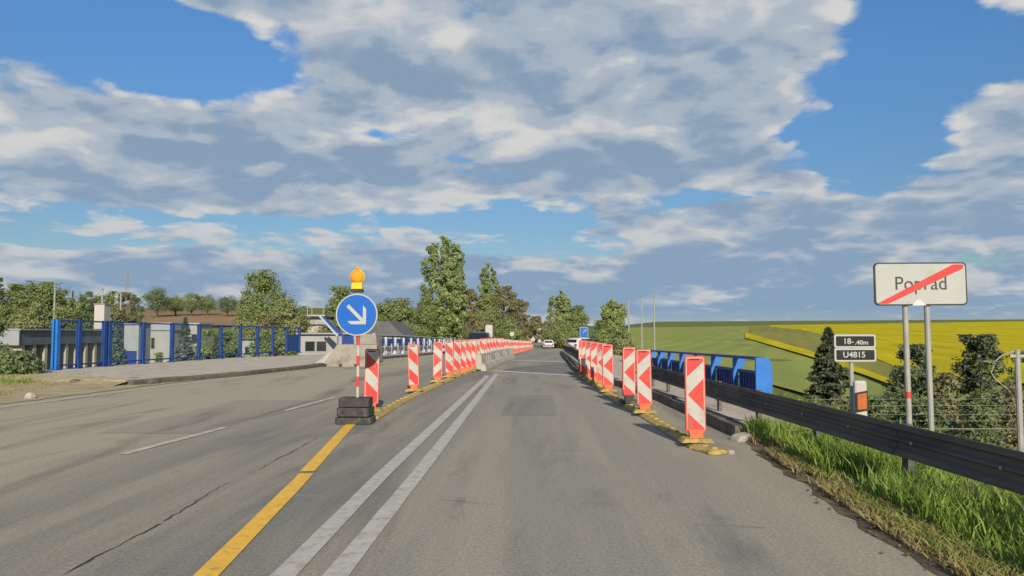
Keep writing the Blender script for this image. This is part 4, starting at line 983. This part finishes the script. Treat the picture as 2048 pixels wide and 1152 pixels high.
for k in range(nw):
    yy = (k + .5) * dl / nw
    for (a_, b_) in ((728, 697), (768, 742)):
        z0, z1 = D(50, a_, Y0).z - gz, D(50, b_, Y0).z - gz
        f = MB().box((-.80, yy, (z0 + z1) / 2), (.08, dl / nw * .62, z1 - z0 + .12)).build('window', M['whitewall'], t); MB().box((-.765, yy, (z0 + z1) / 2), (.05, dl / nw * .52, z1 - z0)).build('pane', M['window'], f)
for k in range(nw + 1): MB().box((-.45, k * dl / nw, fz0 / 2), (.7, .34, fz0)).build('column', M['render'], t)
# pale chimney block behind it
Y = 75; t, w, h, gz = bldg('chimney_block', 189, 209, 609, Y, 1.1, M['delineator'], 'pale square chimney rising behind the left end of the blue fence', cat='chimney'); MB().box((0, .55, h + .05), (w + .14, 1.25, .1)).build('cap', M['concrete'], t)
# white hall and low buildings seen through the fence
Y = 95; t, w, h, gz = bldg('factory_hall', 282, 342, 646, Y, 4, M['whitewall'], 'white hall with ribbed roof band seen through the fence')
MB().box((0, 1.95, h - .45), (w + .3, 4.3, 1.0)).build('roof_band', M['lightmetal'], t); winrow(t, [-w * .36, -w * .24, -w * .08], h - 3.3, h - 1.9, .45, 0, 'window', 'render')
MB().box((w * .2, -.05, h * .25), (w * .45, .12, h * .3)).build('gate', M['greymetal'], t)
Y = 80; t, w, h, gz = bldg('workshop', 222, 278, 648, Y, 2.5, M['lightmetal'], 'grey blue workshop behind the near spruce and the fence'); MB().box((0, -.04, h * .55), (w * .9, .1, h * .22)).build('window_band', M['bluedark'], t); MB().box((0, 1.2, h + .05), (w + .3, 2.9, .14)).build('roof', M['lightmetal'], t)
Y = 90; t, w, h, gz = bldg('switch_house', 483, 508, 678, Y, 6, M['whitewall'], 'small white hut with one dark window behind the fence', cat='hut'); winrow(t, [0], h - 1.9, h - 1.0, .55); MB().box((0, 2.9, h + .05), (w + .4, 6.6, .14)).build('roof', M['roofgrey'], t)
Y = 100; t, w, h, gz = bldg('shed', 347, 398, 648, Y, 4, M['whitewall'], 'pale shed behind the second spruce'); MB().box((0, 1.95, h + .05), (w + .4, 4.5, .2)).build('roof', M['lightmetal'], t); winrow(t, [-1.2, 1.2], h - 2.6, h - 1.4, .8)
Y = 70; t, w, h, gz = bldg('white_container', 598, 712, 668, Y, 8, M['whitewall'], 'long white container building left of the arrow sign'); MB().box((0, 3.9, h + .04), (w + .3, 8.5, .12)).build('roof', M['lightmetal'], t); winrow(t, [w * .33, w * .42], h - 1.5, h - .5, .5); winrow(t, [-w * .3, -w * .1], h - 1.6, h - .7, .9)
MB().box((w * .36, -.06, h - .75), (w * .2, .1, 1.2)).build('blue_panel', M['bluedark'], t)
# flat layered control tower
Y = 140; t, w, h, gz = bldg('control_tower', 612, 646, 648, Y, 6, M['render'], 'flat layered control tower roof left of the arrow sign', cat='tower')
for (zz, ww, hh, mt) in ((.1, w + 1.6, .35, 'whitewall'), (.55, w + .6, .5, 'whitewall'), (1.15, w + .2, .6, 'window'), (1.6, w + 1.0, .28, 'concrete_light')): MB().box((0, 2.9, h + zz), (ww, 7, hh)).build('roof_tier' if mt != 'window' else 'window_band', M[mt], t)
for (px, h2) in ((612, 604), (621, 600), (644, 598)):
    a = D(px, h2, Y + 2); MB().tube([(a.x - t.location.x, 3, h + 1.5), (a.x - t.location.x, 3, a.z - gz)], .09, 6).build('antenna', M['postgrey'], t)
# house with dark roof right of the arrow sign
Y = 95; t, w, h, gz = bldg('house', 738, 803, 672, Y, 9, M['whitewall'], 'white house with dark gable roof and bay windows right of the arrow sign', cat='house'); rf = MB(); rf.prism([(-w / 2 - .4, 0), (w / 2 + .4, 0), (w * .1, 1.9), (-w * .25, 1.9)], ((0, 9.4, h), (1, 0, 0), (0, 0, 1), (0, -1, 0)), 9.8); rf.build('roof', M['roofgrey'], t); winrow(t, [w * .18, w * .34], h - 2.2, h - .9, .7)
# blue and white sloping beam (loading conveyor) left of the sign
a, b = D(640, 632, 66), D(676, 672, 66); t = thing('conveyor', (b.x, 66, b.z - 1.2), 'blue and white sloping conveyor beam left of the arrow sign', 'conveyor')
MB().bar(Vector((a.x - b.x, 0, a.z - b.z + 1.2)), Vector((0, 0, 1.2)), .3, .14).build('beam', M['bluepale'], t); MB().bar(Vector((a.x - b.x + .25, .2, a.z - b.z + 1.1)), Vector((.6, .2, 1.0)), .3, .2).build('blue_side', M['bluedark'], t); MB().tube([(0, 0, -6.5), (0, 0, 1.2)], .1, 6).build('leg', M['galv'], t)
# peach house at the end of the road, pale board, shed with sloping roof
Y = 230; t, w, h, gz = bldg('house', 1054, 1092, 655, Y, 10, M['peach'], 'peach coloured house at the far end of the road', cat='house'); MB().prism([(-w / 2 - .4, 0), (w / 2 + .4, 0), (0, 3.0)], ((0, 10.4, h), (1, 0, 0), (0, 0, 1), (0, -1, 0)), 10.8).build('roof', M['roofbrown'], t); winrow(t, [-1.4, 1.4], h - 2.2, h - .9, .9)
Y = 112; a = D(978, 650, Y); b = D(978, 678, Y); gz = float(roadz(Y)); t = thing('notice_board', (a.x, Y, gz), 'white upright notice board beside the far left lane', 'sign'); MB().box((0, 0, a.z - gz - .9), (1.05, .12, 1.8)).build('board', M['delineator'], t)
for sx in (-.4, .4): MB().tube([(sx, .1, 0), (sx, .1, a.z - gz)], .05, 6).build('post', M['galv'], t)
Y = 108; a = D(1188, 694, Y); gz = float(terr(a.x, Y)); 
t = thing('shed', (a.x, Y, gz), 'low shed with grey sloping roof right of the blue direction sign', 'shed')
pr = [D(px, py, Y) - Vector((a.x, Y, gz)) for px, py in ((1170, 700), (1190, 700), (1214, 661), (1196, 659))]
m_ = MB(); m_.v = [tuple(q) for q in pr] + [tuple(q + Vector((.35, 6, .5))) for q in pr]
for q in ((0, 1, 2, 3), (7, 6, 5, 4), (0, 4, 5, 1), (1, 5, 6, 2), (2, 6, 7, 3), (3, 7, 4, 0)): m_.f.append(q); m_.m.append(0)
m_.build('sloping_roof', M['roofgrey'], t); MB().box((.6, 3, .8), (2.4, 5, 2.4)).build('wall', M['render'], t)
Y = 98; a = D(1168, 665, Y); gz = float(terr(a.x, Y)); t = thing('direction_sign', (a.x, Y, gz), 'blue rectangular direction sign with white lines on posts beyond the white car', 'road sign'); wS, hS = .95, 1.25; zc = a.z - gz
MB().box((0, 0, zc), (wS + .1, .05, hS + .1)).build('white_border', M['signwhite'], t); MB().box((0, -.028, zc), (wS, .02, hS)).build('blue_face', M['signblue'], t)
ln_ = MB(); ln_.bar((-.1, -.042, zc - .5), (-.1, -.042, zc + .5), .012, .09); ln_.bar((-.1, -.042, zc - .05), (.3, -.042, zc + .4), .012, .09); ln_.build('white_arrow', M['signwhite'], t)
for sx in (-.35, .35): MB().tube([(sx, .06, -.5), (sx, .06, zc + .6)], .05, 6).build('post', M['galv'], t)
# small round signs by the far road
for (px, py, Y, r, lb) in ((1024, 668, 105, .32, 'small round pale sign on a post among the far trees'), (1066, 679, 122, .34, 'round pale sign at the end of the far beacon row'), (1079, 682, 135, .3, 'round pale sign left of the far white car')):
    a = D(px, py, Y); gz = float(roadz(Y)); t = thing('round_sign', (a.x, Y, gz), lb, 'road sign', 'small far round signs'); MB().prism(disc(r, 20), ((0, 0, a.z - gz), (1, 0, 0), (0, 0, 1), (0, -1, 0)), .03).build('disc', M['signwhite'], t); MB().tube([(0, .04, 0), (0, .04, a.z - gz)], .035, 6).build('post', M['galv'], t)
# tall masts
for (px, yt, Y, r, lb) in ((1257, 597, 92, .09, 'leftmost of three tall pale masts over the green field'), (1283, 593, 92, .09, 'middle of three tall pale masts over the green field'), (1308, 593, 92, .09, 'rightmost of three tall pale masts over the green field'),
                        (110, 575, 92, .12, 'pale lamp mast among the trees at far left'), (205, 580, 96, .13, 'pale lamp mast rising behind the square chimney'), (242, 586, 110, .12, 'pale mast left of the ploughed field')):
    a = D(px, yt, Y); gz = float(terr(a.x, Y)); t = thing('tall_mast', (a.x, Y, gz), lb, 'mast', 'tall pale masts'); MB().tube([(0, 0, -.2), (0, 0, a.z - gz)], [r * 1.25, r * .8], 8).build('shaft', M['postgrey'], t); MB().lathe([(r, 0), (r * 1.2, .1), (r * .5, .25)], (0, 0, a.z - gz), 8).build('cap', M['galv'], t)
# lattice pylon far left
Y = 420; a = D(255, 545, Y); gz = float(terr(a.x, Y)); H_ = a.z - gz; t = thing('lattice_pylon', (a.x, Y, gz), 'thin lattice power pylon on the skyline at left', 'pylon')
m_ = MB()
for sx in (-1, 1):
    for sy in (-1, 1): m_.bar((sx * 1.6, sy * 1.6, 0), (sx * .25, sy * .25, H_), .14, .14)
for k in range(10):
    z0, z1 = H_ * k / 10, H_ * (k + 1) / 10; w0 = 1.6 - 1.35 * k / 10; w1 = 1.6 - 1.35 * (k + 1) / 10; m_.bar((-w0, -w0, z0), (w1, -w1, z1), .08, .08); m_.bar((w0, -w0, z0), (-w1, -w1, z1), .08, .08)
m_.build('lattice', M['galv'], t)
for zz in (.80, .92): MB().bar((-4, 0, H_ * zz), (4, 0, H_ * zz), .16, .2).build('cross_arm', M['galv'], t)

# ================================================================== vegetation
M['leaf'] = leafmat('leaf_green', (0.124, 0.173, 0.055), (0.242, 0.294, 0.104), (0.353, 0.383, 0.167))
M['leaf_poplar'] = leafmat('leaf_poplar', (0.155, 0.218, 0.074), (0.302, 0.370, 0.138), (0.441, 0.482, 0.221))
M['leaf_dark'] = leafmat('leaf_dark', (0.084, 0.125, 0.051), (0.159, 0.213, 0.086), (0.248, 0.290, 0.134))
M['leaf_light'] = leafmat('leaf_light', (0.156, 0.189, 0.064), (0.271, 0.302, 0.119), (0.362, 0.370, 0.189))
M['leaf_brown'] = leafmat('leaf_brown', (0.156, 0.144, 0.073), (0.265, 0.250, 0.128), (0.312, 0.331, 0.166))
M['leaf_rust'] = leafmat('leaf_rust', (0.224, 0.105, 0.042), (0.336, 0.182, 0.084), (0.392, 0.252, 0.126))
M['needle'] = leafmat('needle', (0.062, 0.086, 0.044), (0.124, 0.150, 0.078), (0.189, 0.208, 0.124))
M['needle_blue'] = leafmat('needle_blue', (0.085, 0.124, 0.111), (0.169, 0.221, 0.195), (0.247, 0.305, 0.280))
M['grass'] = leafmat('grass_blade', (.13, .22, .036), (.25, .36, .065), (.38, .45, .14), scale=1.4, trans=.35)
M['drygrass'] = leafmat('dry_grass', (.27, .215, .09), (.38, .31, .13), (.24, .255, .085), scale=.8, trans=.3)
def leaf_quads(P, size, rng, outward=None, flat=.0):
    n = len(P); a = rng.normal(size=(n, 3)); a /= np.linalg.norm(a, axis=1)[:, None]
    if outward is not None: a = a * .62 + outward * .95; a /= np.linalg.norm(a, axis=1)[:, None] + 1e-6
    r = rng.normal(size=(n, 3)); u = np.cross(a, r); u /= np.linalg.norm(u, axis=1)[:, None] + 1e-6; v = np.cross(a, u)
    s = (size * rng.uniform(.55, 1.35, n))[:, None]
    V = np.stack([P - u * s * .5 - v * s * .22, P - u * s * .35 + v * s * .34, P + u * s * .62], 1).reshape(-1, 3)
    return V, np.arange(3 * n).reshape(n, 3)
def crown_points(kind, H, Wd, z0, rng, nleaf):
    # clumps spread through the crown volume, leaves spread round each clump
    hh = H - z0; C, Rr = [], []
    if kind == 'round':
        nc = 80
        for _ in range(nc):
            d = rng.normal(size=3); d /= np.linalg.norm(d); rad = rng.uniform(.45, 1.0)
            C.append((d[0] * rad * Wd * .42, d[1] * rad * Wd * .42, z0 + hh * (.52 + .44 * d[2] * rad))); Rr.append(Wd * rng.uniform(.09, .16))
    elif kind == 'poplar':
        tops = [(0, 0, 1.0)] + [(k * .115 * Wd + rng.uniform(-.05, .05) * Wd, rng.uniform(-.2, .2) * Wd, rng.uniform(.92, .985) - .03 * abs(k)) for k in (-2, -1, 1, 2)]
        for (tx, ty, f) in tops:
            for j in range(30):
                q = (j + rng.uniform(0, 1)) / 30; z = z0 + (H * f - z0) * q * .985; w = Wd * .26 * (1 - .85 * q ** 4) * (1.0 if q > .25 else .85 + .6 * q); an = rng.uniform(0, 6.28)
                C.append((tx * (1.1 - .1 * q) + math.cos(an) * w * rng.uniform(.2, 1), ty + math.sin(an) * w * rng.uniform(.2, 1), z)); Rr.append(Wd * rng.uniform(.07, .12) * (1 - .45 * q))
    elif kind == 'bush':
        for _ in range(44):
            d = rng.normal(size=3); d /= np.linalg.norm(d); rad = rng.uniform(.3, .95); C.append((d[0] * rad * Wd * .44, d[1] * rad * Wd * .44, max(.1, z0 + hh * (.45 + .48 * d[2] * rad)))); Rr.append(min(Wd, hh * 1.3) * rng.uniform(.12, .22))
    elif kind == 'loose':
        for _ in range(95):
            q = rng.uniform(0, 1); an = rng.uniform(0, 6.28); w = Wd * .46 * math.sin(math.pi * (.12 + .8 * q)) ** .8; C.append((math.cos(an) * w * rng.uniform(.3, 1), math.sin(an) * w * rng.uniform(.3, 1), z0 + hh * q * .97)); Rr.append(Wd * rng.uniform(.05, .11))
    C = np.array(C); Rr = np.array(Rr); k = rng.integers(0, len(C), nleaf); d = rng.normal(size=(nleaf, 3)); d /= np.linalg.norm(d, axis=1)[:, None]
    rr = np.clip(np.abs(rng.normal(.62, .38, nleaf)), 0, 1.7)[:, None]; P = C[k] + d * rr * Rr[k][:, None] * np.array([1.15, 1.15, .95])
    z9 = np.quantile(P[:, 2], .997); P[:, 2] = z0 * .5 + (P[:, 2] - z0 * .5) * (H - z0 * .5) / (z9 - z0 * .5)
    ctr = np.array([0, 0, (z0 + H) * .5]); ow = d * .6 + (P - ctr) / (np.linalg.norm(P - ctr, axis=1)[:, None] + 1e-6) * .5
    return P, ow, C
def tree(px, ptop, Y, wpx, kind, leaf, label, name=None, n=2600, z0f=.22, seed=None, cat='tree', group=None, base=None, lsz=None):
    top = D(px, ptop, Y); gz = float(terr(top.x, Y)) if base is None else base; H = top.z - gz; Wd = wpx / F * Y; rng = np.random.default_rng(seed if seed is not None else int(px * 13 + ptop))
    t = thing(name or ('poplar_tree' if kind == 'poplar' else 'deciduous_tree'), (top.x, Y, gz - .05), label, cat, group); z0 = H * z0f
    n = int(n * 5.4 if lsz is None else n * 3.0); P, ow, C = crown_points(kind, H, Wd, z0, rng, n); P[:, 2] = np.minimum(P[:, 2], H * 1.0)
    n2_ = 0; size = (1.3 if kind == 'poplar' else 1.12) * (lsz or 0) if lsz else (1.32 if kind == 'poplar' else 1.1) * max(.10, min(.18 + Wd * .018, .8) * (1.0 if n > 2000 else 1.2))
    V, Fq = leaf_quads(P, size, rng, ow); obj('crown', np_mesh('crown', V, Fq, M[leaf]), t)
    m_ = MB(); r0 = max(.05, Wd * .028 if kind != 'bush' else .04)
    m_.tube([(0, 0, -.2), (rng.uniform(-.1, .1), 0, H * .25), (rng.uniform(-.2, .2), 0, H * .55), (0, 0, H * .86)], [r0 * 1.3, r0, r0 * .65, r0 * .15], 7)
    for c_ in C[rng.permutation(len(C))[:12]]:
        zs = max(z0 * .8, c_[2] - .45 * math.hypot(c_[0], c_[1]) - .2 * H * .2); m_.tube([(0, 0, zs * .85), (c_[0] * .5, c_[1] * .5, (zs + c_[2]) / 2), tuple(c_)], [r0 * .45, r0 * .28, r0 * .1], 5, cap=False)
    m_.build('trunk', M['bark'], t); return t
def spruce(px, ptop, Y, wpx, leaf, label, base=None, n=2600, ragged_=.2):
    top = D(px, ptop, Y); gz = float(terr(top.x, Y)) if base is None else base; H = top.z - gz; Wd = wpx / F * Y; rng = np.random.default_rng(int(px * 7 + ptop)); t = thing('spruce_tree', (top.x, Y, gz - .05), label, 'tree')
    P = []; D_ = []; m_ = MB(); m_.tube([(0, 0, -.2), (0, 0, H)], [Wd * .035 + .03, .01], 6); nb = int(H / .32) * 20
    for _ in range(nb):
        q = rng.uniform(.06, .99); z = H * q; ln = Wd * .52 * (1 - q) ** .85 * rng.uniform(1 - ragged_ * 1.6, 1 + ragged_); an = rng.uniform(0, 6.283); e = np.array([math.cos(an), math.sin(an)])
        k = max(9, int(n * 3.5 / nb)); s = rng.uniform(.12, 1, k) ** .8
        for q2 in s: P.append((e[0] * ln * q2 + rng.normal() * .05 * ln, e[1] * ln * q2 + rng.normal() * .05 * ln, z - ln * .22 * q2 + .10 * ln * q2 ** 3 + rng.normal() * .03 * ln)); D_.append((e[0] * .3, e[1] * .3, .6))
        if rng.uniform() < .08: m_.tube([(0, 0, z), (e[0] * ln * .9, e[1] * ln * .9, z - ln * .26)], [.025, .006], 4, cap=False)
    V, Fq = leaf_quads(np.array(P), max(.10, Wd * .062), rng, np.array(D_)); obj('crown', np_mesh('crown', V, Fq, M[leaf]), t); m_.build('trunk', M['bark'], t); return t
# skyline and mid-ground trees: photo x, top y, distance, width in photo pixels, habit, foliage
T = [(-20, 575, 100, 90, 'round', 'leaf', 'green tree mostly outside the left edge'), (150, 596, 108, 70, 'round', 'leaf', 'mid green tree between the slim spruce and the chimney'), (50, 585, 96, 90, 'round', 'leaf', 'broad tree filling the gap over the office roof'), (28, 568, 105, 80, 'round', 'leaf', 'broad green tree behind the office block at far left'), (90, 563, 112, 88, 'round', 'leaf', 'tallest round tree above the office block'), (62, 606, 84, 78, 'round', 'leaf_light', 'low pale green tree right behind the office block'), (14, 612, 88, 70, 'round', 'leaf_light', 'pale green bushy tree at the left edge'),
     (122, 580, 118, 46, 'round', 'leaf', 'narrow tree right of the tallest left tree'), (2, 556, 98, 18, 'loose', 'leaf_dark', 'thin dark tree cut by the left edge'), (178, 583, 125, 52, 'round', 'leaf_dark', 'dark green tree left of the square chimney'), (216, 582, 130, 60, 'round', 'leaf', 'round tree behind the square chimney'), (250, 584, 128, 58, 'loose', 'leaf_brown', 'brownish tree at the left end of the ploughed field'), (120, 618, 90, 60, 'bush', 'leaf', 'bushy growth behind the fence top at left'), (170, 622, 92, 60, 'bush', 'leaf_dark', 'dark bushes left of the chimney base'), (240, 620, 100, 50, 'bush', 'leaf_brown', 'brown bushes right of the chimney base'), (272, 590, 210, 34, 'round', 'leaf_dark', 'small dark tree on the skyline left of the field'),
     (316, 574, 480, 72, 'round', 'leaf_dark', 'large dark tree on the skyline above the ploughed field'), (352, 590, 500, 52, 'round', 'leaf', 'skyline tree second from left above the field'), (384, 585, 500, 50, 'round', 'leaf', 'skyline tree in the middle above the field'), (416, 588, 510, 48, 'round', 'leaf', 'skyline tree fourth from left above the field'), (456, 590, 490, 46, 'round', 'leaf_dark', 'dark skyline tree next to the big round tree'),
     (527, 540, 135, 112, 'round', 'leaf', 'big round green tree standing alone above the fence'), (500, 612, 110, 80, 'bush', 'leaf_light', 'pale bushes at the left foot of the big round tree'), (575, 598, 118, 92, 'round', 'leaf_light', 'yellow green tree at the right foot of the big round tree'), (540, 628, 100, 50, 'bush', 'leaf_brown', 'small brown bush in front of the big round tree'), (600, 612, 150, 60, 'round', 'leaf', 'green tree behind the control tower'),
     (680, 572, 150, 78, 'round', 'leaf', 'green tree behind the left of the arrow sign'), (660, 640, 110, 60, 'bush', 'leaf_light', 'bushes below the conveyor'), (790, 596, 150, 88, 'round', 'leaf', 'green tree between the arrow sign and the big poplar'), (748, 604, 155, 60, 'round', 'leaf_dark', 'dark tree just right of the arrow sign'), (835, 630, 130, 50, 'bush', 'leaf', 'bushes at the left foot of the big poplar'),
     (886, 474, 135, 92, 'poplar', 'leaf_poplar', 'tallest poplar with several tops left of the road'), (856, 575, 128, 46, 'bush', 'leaf', 'lower left foliage of the poplar group'), (917, 490, 138, 42, 'poplar', 'leaf_poplar', 'slimmer poplar against the right of the tallest one'), (976, 527, 165, 50, 'poplar', 'leaf_poplar', 'smaller poplar behind the brown trees'),
     (940, 578, 140, 66, 'loose', 'leaf_brown', 'brownish loose tree right of the tallest poplar'), (975, 590, 138, 60, 'round', 'leaf_light', 'yellow green tree in the brown group'), (1008, 572, 150, 74, 'loose', 'leaf_brown', 'reddish brown loose tree left of the road'), (1040, 598, 165, 56, 'loose', 'leaf_brown', 'brown tree nearest the far end of the road'), (960, 630, 120, 60, 'bush', 'leaf_brown', 'brown undergrowth below the brown trees'), (1020, 636, 130, 60, 'bush', 'leaf', 'green undergrowth below the reddish tree'), (1072, 632, 200, 40, 'loose', 'leaf_brown', 'loose brown tree in front of the peach house'),
     (1122, 582, 150, 58, 'poplar', 'leaf_poplar', 'dense green tree right of the far road'), (1156, 610, 150, 44, 'round', 'leaf', 'shorter green tree right of the dense one'), (1110, 640, 140, 50, 'bush', 'leaf_light', 'pale bushes below the dense tree'), (1140, 652, 138, 60, 'bush', 'leaf', 'low bushes beyond the white car on the right'),
     (1226, 600, 88, 68, 'poplar', 'leaf_poplar', 'green tree left of the three tall masts'), (1212, 640, 86, 50, 'bush', 'leaf', 'lower left foliage by the sloping shed roof'), (1245, 655, 84, 40, 'bush', 'leaf_light', 'pale low bush at the foot of the tall masts')]
for (px, pt, Y, w, k, lf, lb) in T:
    far = Y > 400
    tree(px, pt, Y, w * 1.06, k, lf, lb, 'shrub' if k == 'bush' else None, n=1500 if far else (5200 if k == 'poplar' else 3800 if w > 70 else 2800), z0f=.02 if k == 'bush' else (.05 if k in ('poplar', 'loose') else .12), cat='shrub' if k == 'bush' else 'tree')
spruce(146, 580, 115, 30, 'needle', 'slim dark spruce between the left trees'); spruce(236, 650, 42, 115, 'needle_blue', 'blue grey spruce right behind the fence near its left end', n=5000); spruce(371, 632, 55, 95, 'needle_blue', 'blue grey spruce behind the fifth bay of the fence', n=5000)
spruce(432, 668, 60, 60, 'needle', 'dark spruce behind the sixth bay of the fence', n=3000)
for (px, pt, Y, w, lf, lb) in ((415, 660, 62, 70, 'leaf', 'green bush behind the fence between the spruces'), (460, 662, 66, 70, 'leaf_dark', 'dark bush behind the middle of the fence'), (530, 662, 70, 80, 'leaf', 'green bush behind the right part of the fence'), (575, 664, 72, 60, 'leaf_light', 'pale bush behind the last bays of the fence'), (320, 705, 46, 40, 'leaf_light', 'low bush at the foot of the white hall')):
    tree(px, pt, Y, w, 'bush', lf, lb, 'shrub', n=2600, z0f=.02, cat='shrub')
# near left bush by the fence end
tree(34, 700, 24.5, 92, 'bush', 'leaf_dark', 'rounded dark bush left of the fence end on the verge', 'shrub', n=6500, z0f=.0, cat='shrub', lsz=.13); tree(-30, 640, 26, 90, 'bush', 'leaf_dark', 'taller bush cut by the left edge on the verge', 'shrub', n=6500, z0f=.0, cat='shrub', lsz=.14)
# right side below the road
spruce(1656, 652, 34, 175, 'needle', 'dark spruce behind the black kilometre plates', n=9000, ragged_=.3)
for (px, pt, Y, w, k, lf, lb, n) in ((1832, 688, 32, 130, 'loose', 'needle', 'dark bushy tree behind the posts of the town sign', 9000), (1800, 730, 30, 90, 'bush', 'leaf_dark', 'green bush left of the town sign posts', 5000), (1890, 745, 31, 90, 'bush', 'leaf_brown', 'brownish bush right of the town sign posts', 4500),
        (1955, 668, 33, 140, 'loose', 'needle', 'tall dark tree left of the railway mast', 10000), (1985, 720, 30, 70, 'bush', 'leaf_light', 'fresh green creeper covered bush left of the mast', 6000), (2050, 700, 34, 90, 'loose', 'leaf', 'green tree behind the railway mast', 6000), (2030, 770, 27, 100, 'bush', 'leaf_brown', 'brown scrub at the foot of the mast', 5000), (1940, 800, 26, 120, 'bush', 'leaf_dark', 'low green scrub under the tall dark tree', 6000), (1850, 800, 25, 130, 'bush', 'leaf_dark', 'low green scrub under the town sign', 6000), (1760, 790, 27, 120, 'bush', 'leaf_dark', 'low scrub between the delineator and the town sign', 6000), (1690, 795, 28, 110, 'bush', 'leaf_brown', 'low brown scrub at the foot of the dark spruce', 5000), (1625, 790, 33, 80, 'bush', 'leaf_dark', 'dark scrub left of the spruce foot', 4000)):
    tree(px, pt, Y, w, k, lf, lb, 'shrub' if k == 'bush' else None, n=n, z0f=.03, cat='shrub' if k == 'bush' else 'tree', lsz=.15 if k != 'bush' else .13)

# grass: blades on the right verge, the slope behind the rail, the left verge
def blades(name, P, hgt, wid, mat, label, lean=.35, rng=RNG):
    n = len(P); an = rng.uniform(0, 6.283, n); h = hgt * rng.uniform(.45, 1.3, n); w = wid * rng.uniform(.6, 1.3, n)
    sx, sy = np.cos(an) * w, np.sin(an) * w; la = rng.uniform(0, 6.283, n); lx, ly = np.cos(la) * h * lean * rng.uniform(.2, 1.4, n), np.sin(la) * h * lean * rng.uniform(.2, 1.4, n)
    b = P; V = np.empty((n, 5, 3)); V[:, 0] = b + np.stack([-sx, -sy, 0 * h], 1); V[:, 1] = b + np.stack([sx, sy, 0 * h], 1)
    V[:, 2] = b + np.stack([sx * .8 + lx * .35, sy * .8 + ly * .35, h * .6], 1); V[:, 3] = b + np.stack([-sx * .8 + lx * .35, -sy * .8 + ly * .35, h * .6], 1); V[:, 4] = b + np.stack([lx, ly, h * .95], 1)
    i = np.arange(n)[:, None] * 5; quads = i + np.array([[0, 1, 2, 3]]); V = V.reshape(-1, 3); tri = i + np.array([[3, 2, 4, 4]])
    me = bpy.data.meshes.new(name); faces = [tuple(q) for q in quads.tolist()] + [tuple(q[:3]) for q in tri.tolist()]; me.from_pydata(V.tolist(), [], faces); me.materials.append(mat)
    o = obj(name, me); tag(o, label, 'grass', kind='stuff'); return o
def scatter(n, fx0, fx1, y0, y1, zf, clump=.5, thr=-.15, ybias=1.0):
    out = []
    while len(out) < n:
        y = y0 + (y1 - y0) * random.random() ** ybias; x = fx0(y) + (fx1(y) - fx0(y)) * random.random()
        if mnoise.noise(Vector((x * 1.1, y * .9, 3))) * clump + random.uniform(-.35, .35) > thr: out.append((x, y, zf(x, y)))
    return np.array(out)
rv = lambda x, y: .02 - .06 * max(0, x - 3.6)
blades('grass', scatter(34000, lambda y: edge(RIGHT, y) + .10, lambda y: 5.0, 2.5, 11.4, rv, 1.0, .02), .085, .0075, M['grass'], 'fresh green grass on the right verge under the guard rail', .6)
blades('grass', scatter(9000, lambda y: 3.05, lambda y: 4.3, 3, 11.4, rv, 1.2, .16), .30, .009, M['grass'], 'tall green grass tufts under the guard rail', .5)
blades('dry_grass', scatter(5000, lambda y: edge(RIGHT, y) - .02, lambda y: edge(RIGHT, y) + .4, 3, 11, rv, .8, .05), .10, .006, M['drygrass'], 'straw and dry grass along the right road edge', 1.2)
tz_ = lambda x, y: float(terr(x, y))
blades('grass', scatter(30000, lambda y: 4.9, lambda y: 24, 8, 30, tz_, .8, -.1), .45, .022, M['grass'], 'rough green growth on the slope behind the guard rail', .6)
blades('dry_grass', scatter(9000, lambda y: -24, lambda y: edge(LEFT, y) - 1.0 - .25 * max(0, y - 17), 12, 24.2, lambda x, y: .015, 1.0, .05), .10, .010, M['drygrass'], 'dry yellow grass on the left verge below the fence', .7)
blades('grass', scatter(3500, lambda y: -24, lambda y: edge(LEFT, y) - 2.6 - .25 * max(0, y - 17), 16, 25, lambda x, y: .015, 1.3, .2), .20, .014, M['grass'], 'green weeds around the bush on the left verge', .6)
# clods of soil at the verge edge
cl = MB()
for _ in range(420):
    y = random.uniform(3, 11); x = edge(RIGHT, y) + random.gauss(.10, .12); s_ = random.uniform(.006, .022); k0 = len(cl.v); cl.lathe([(s_ * .7, 0), (s_, s_ * .4), (s_ * .4, s_ * .9)], (x, y, .01), 5)
tag(cl.build('soil_clods', M['soil']), 'crumbs of dark soil along the right road edge', 'soil', kind='stuff')
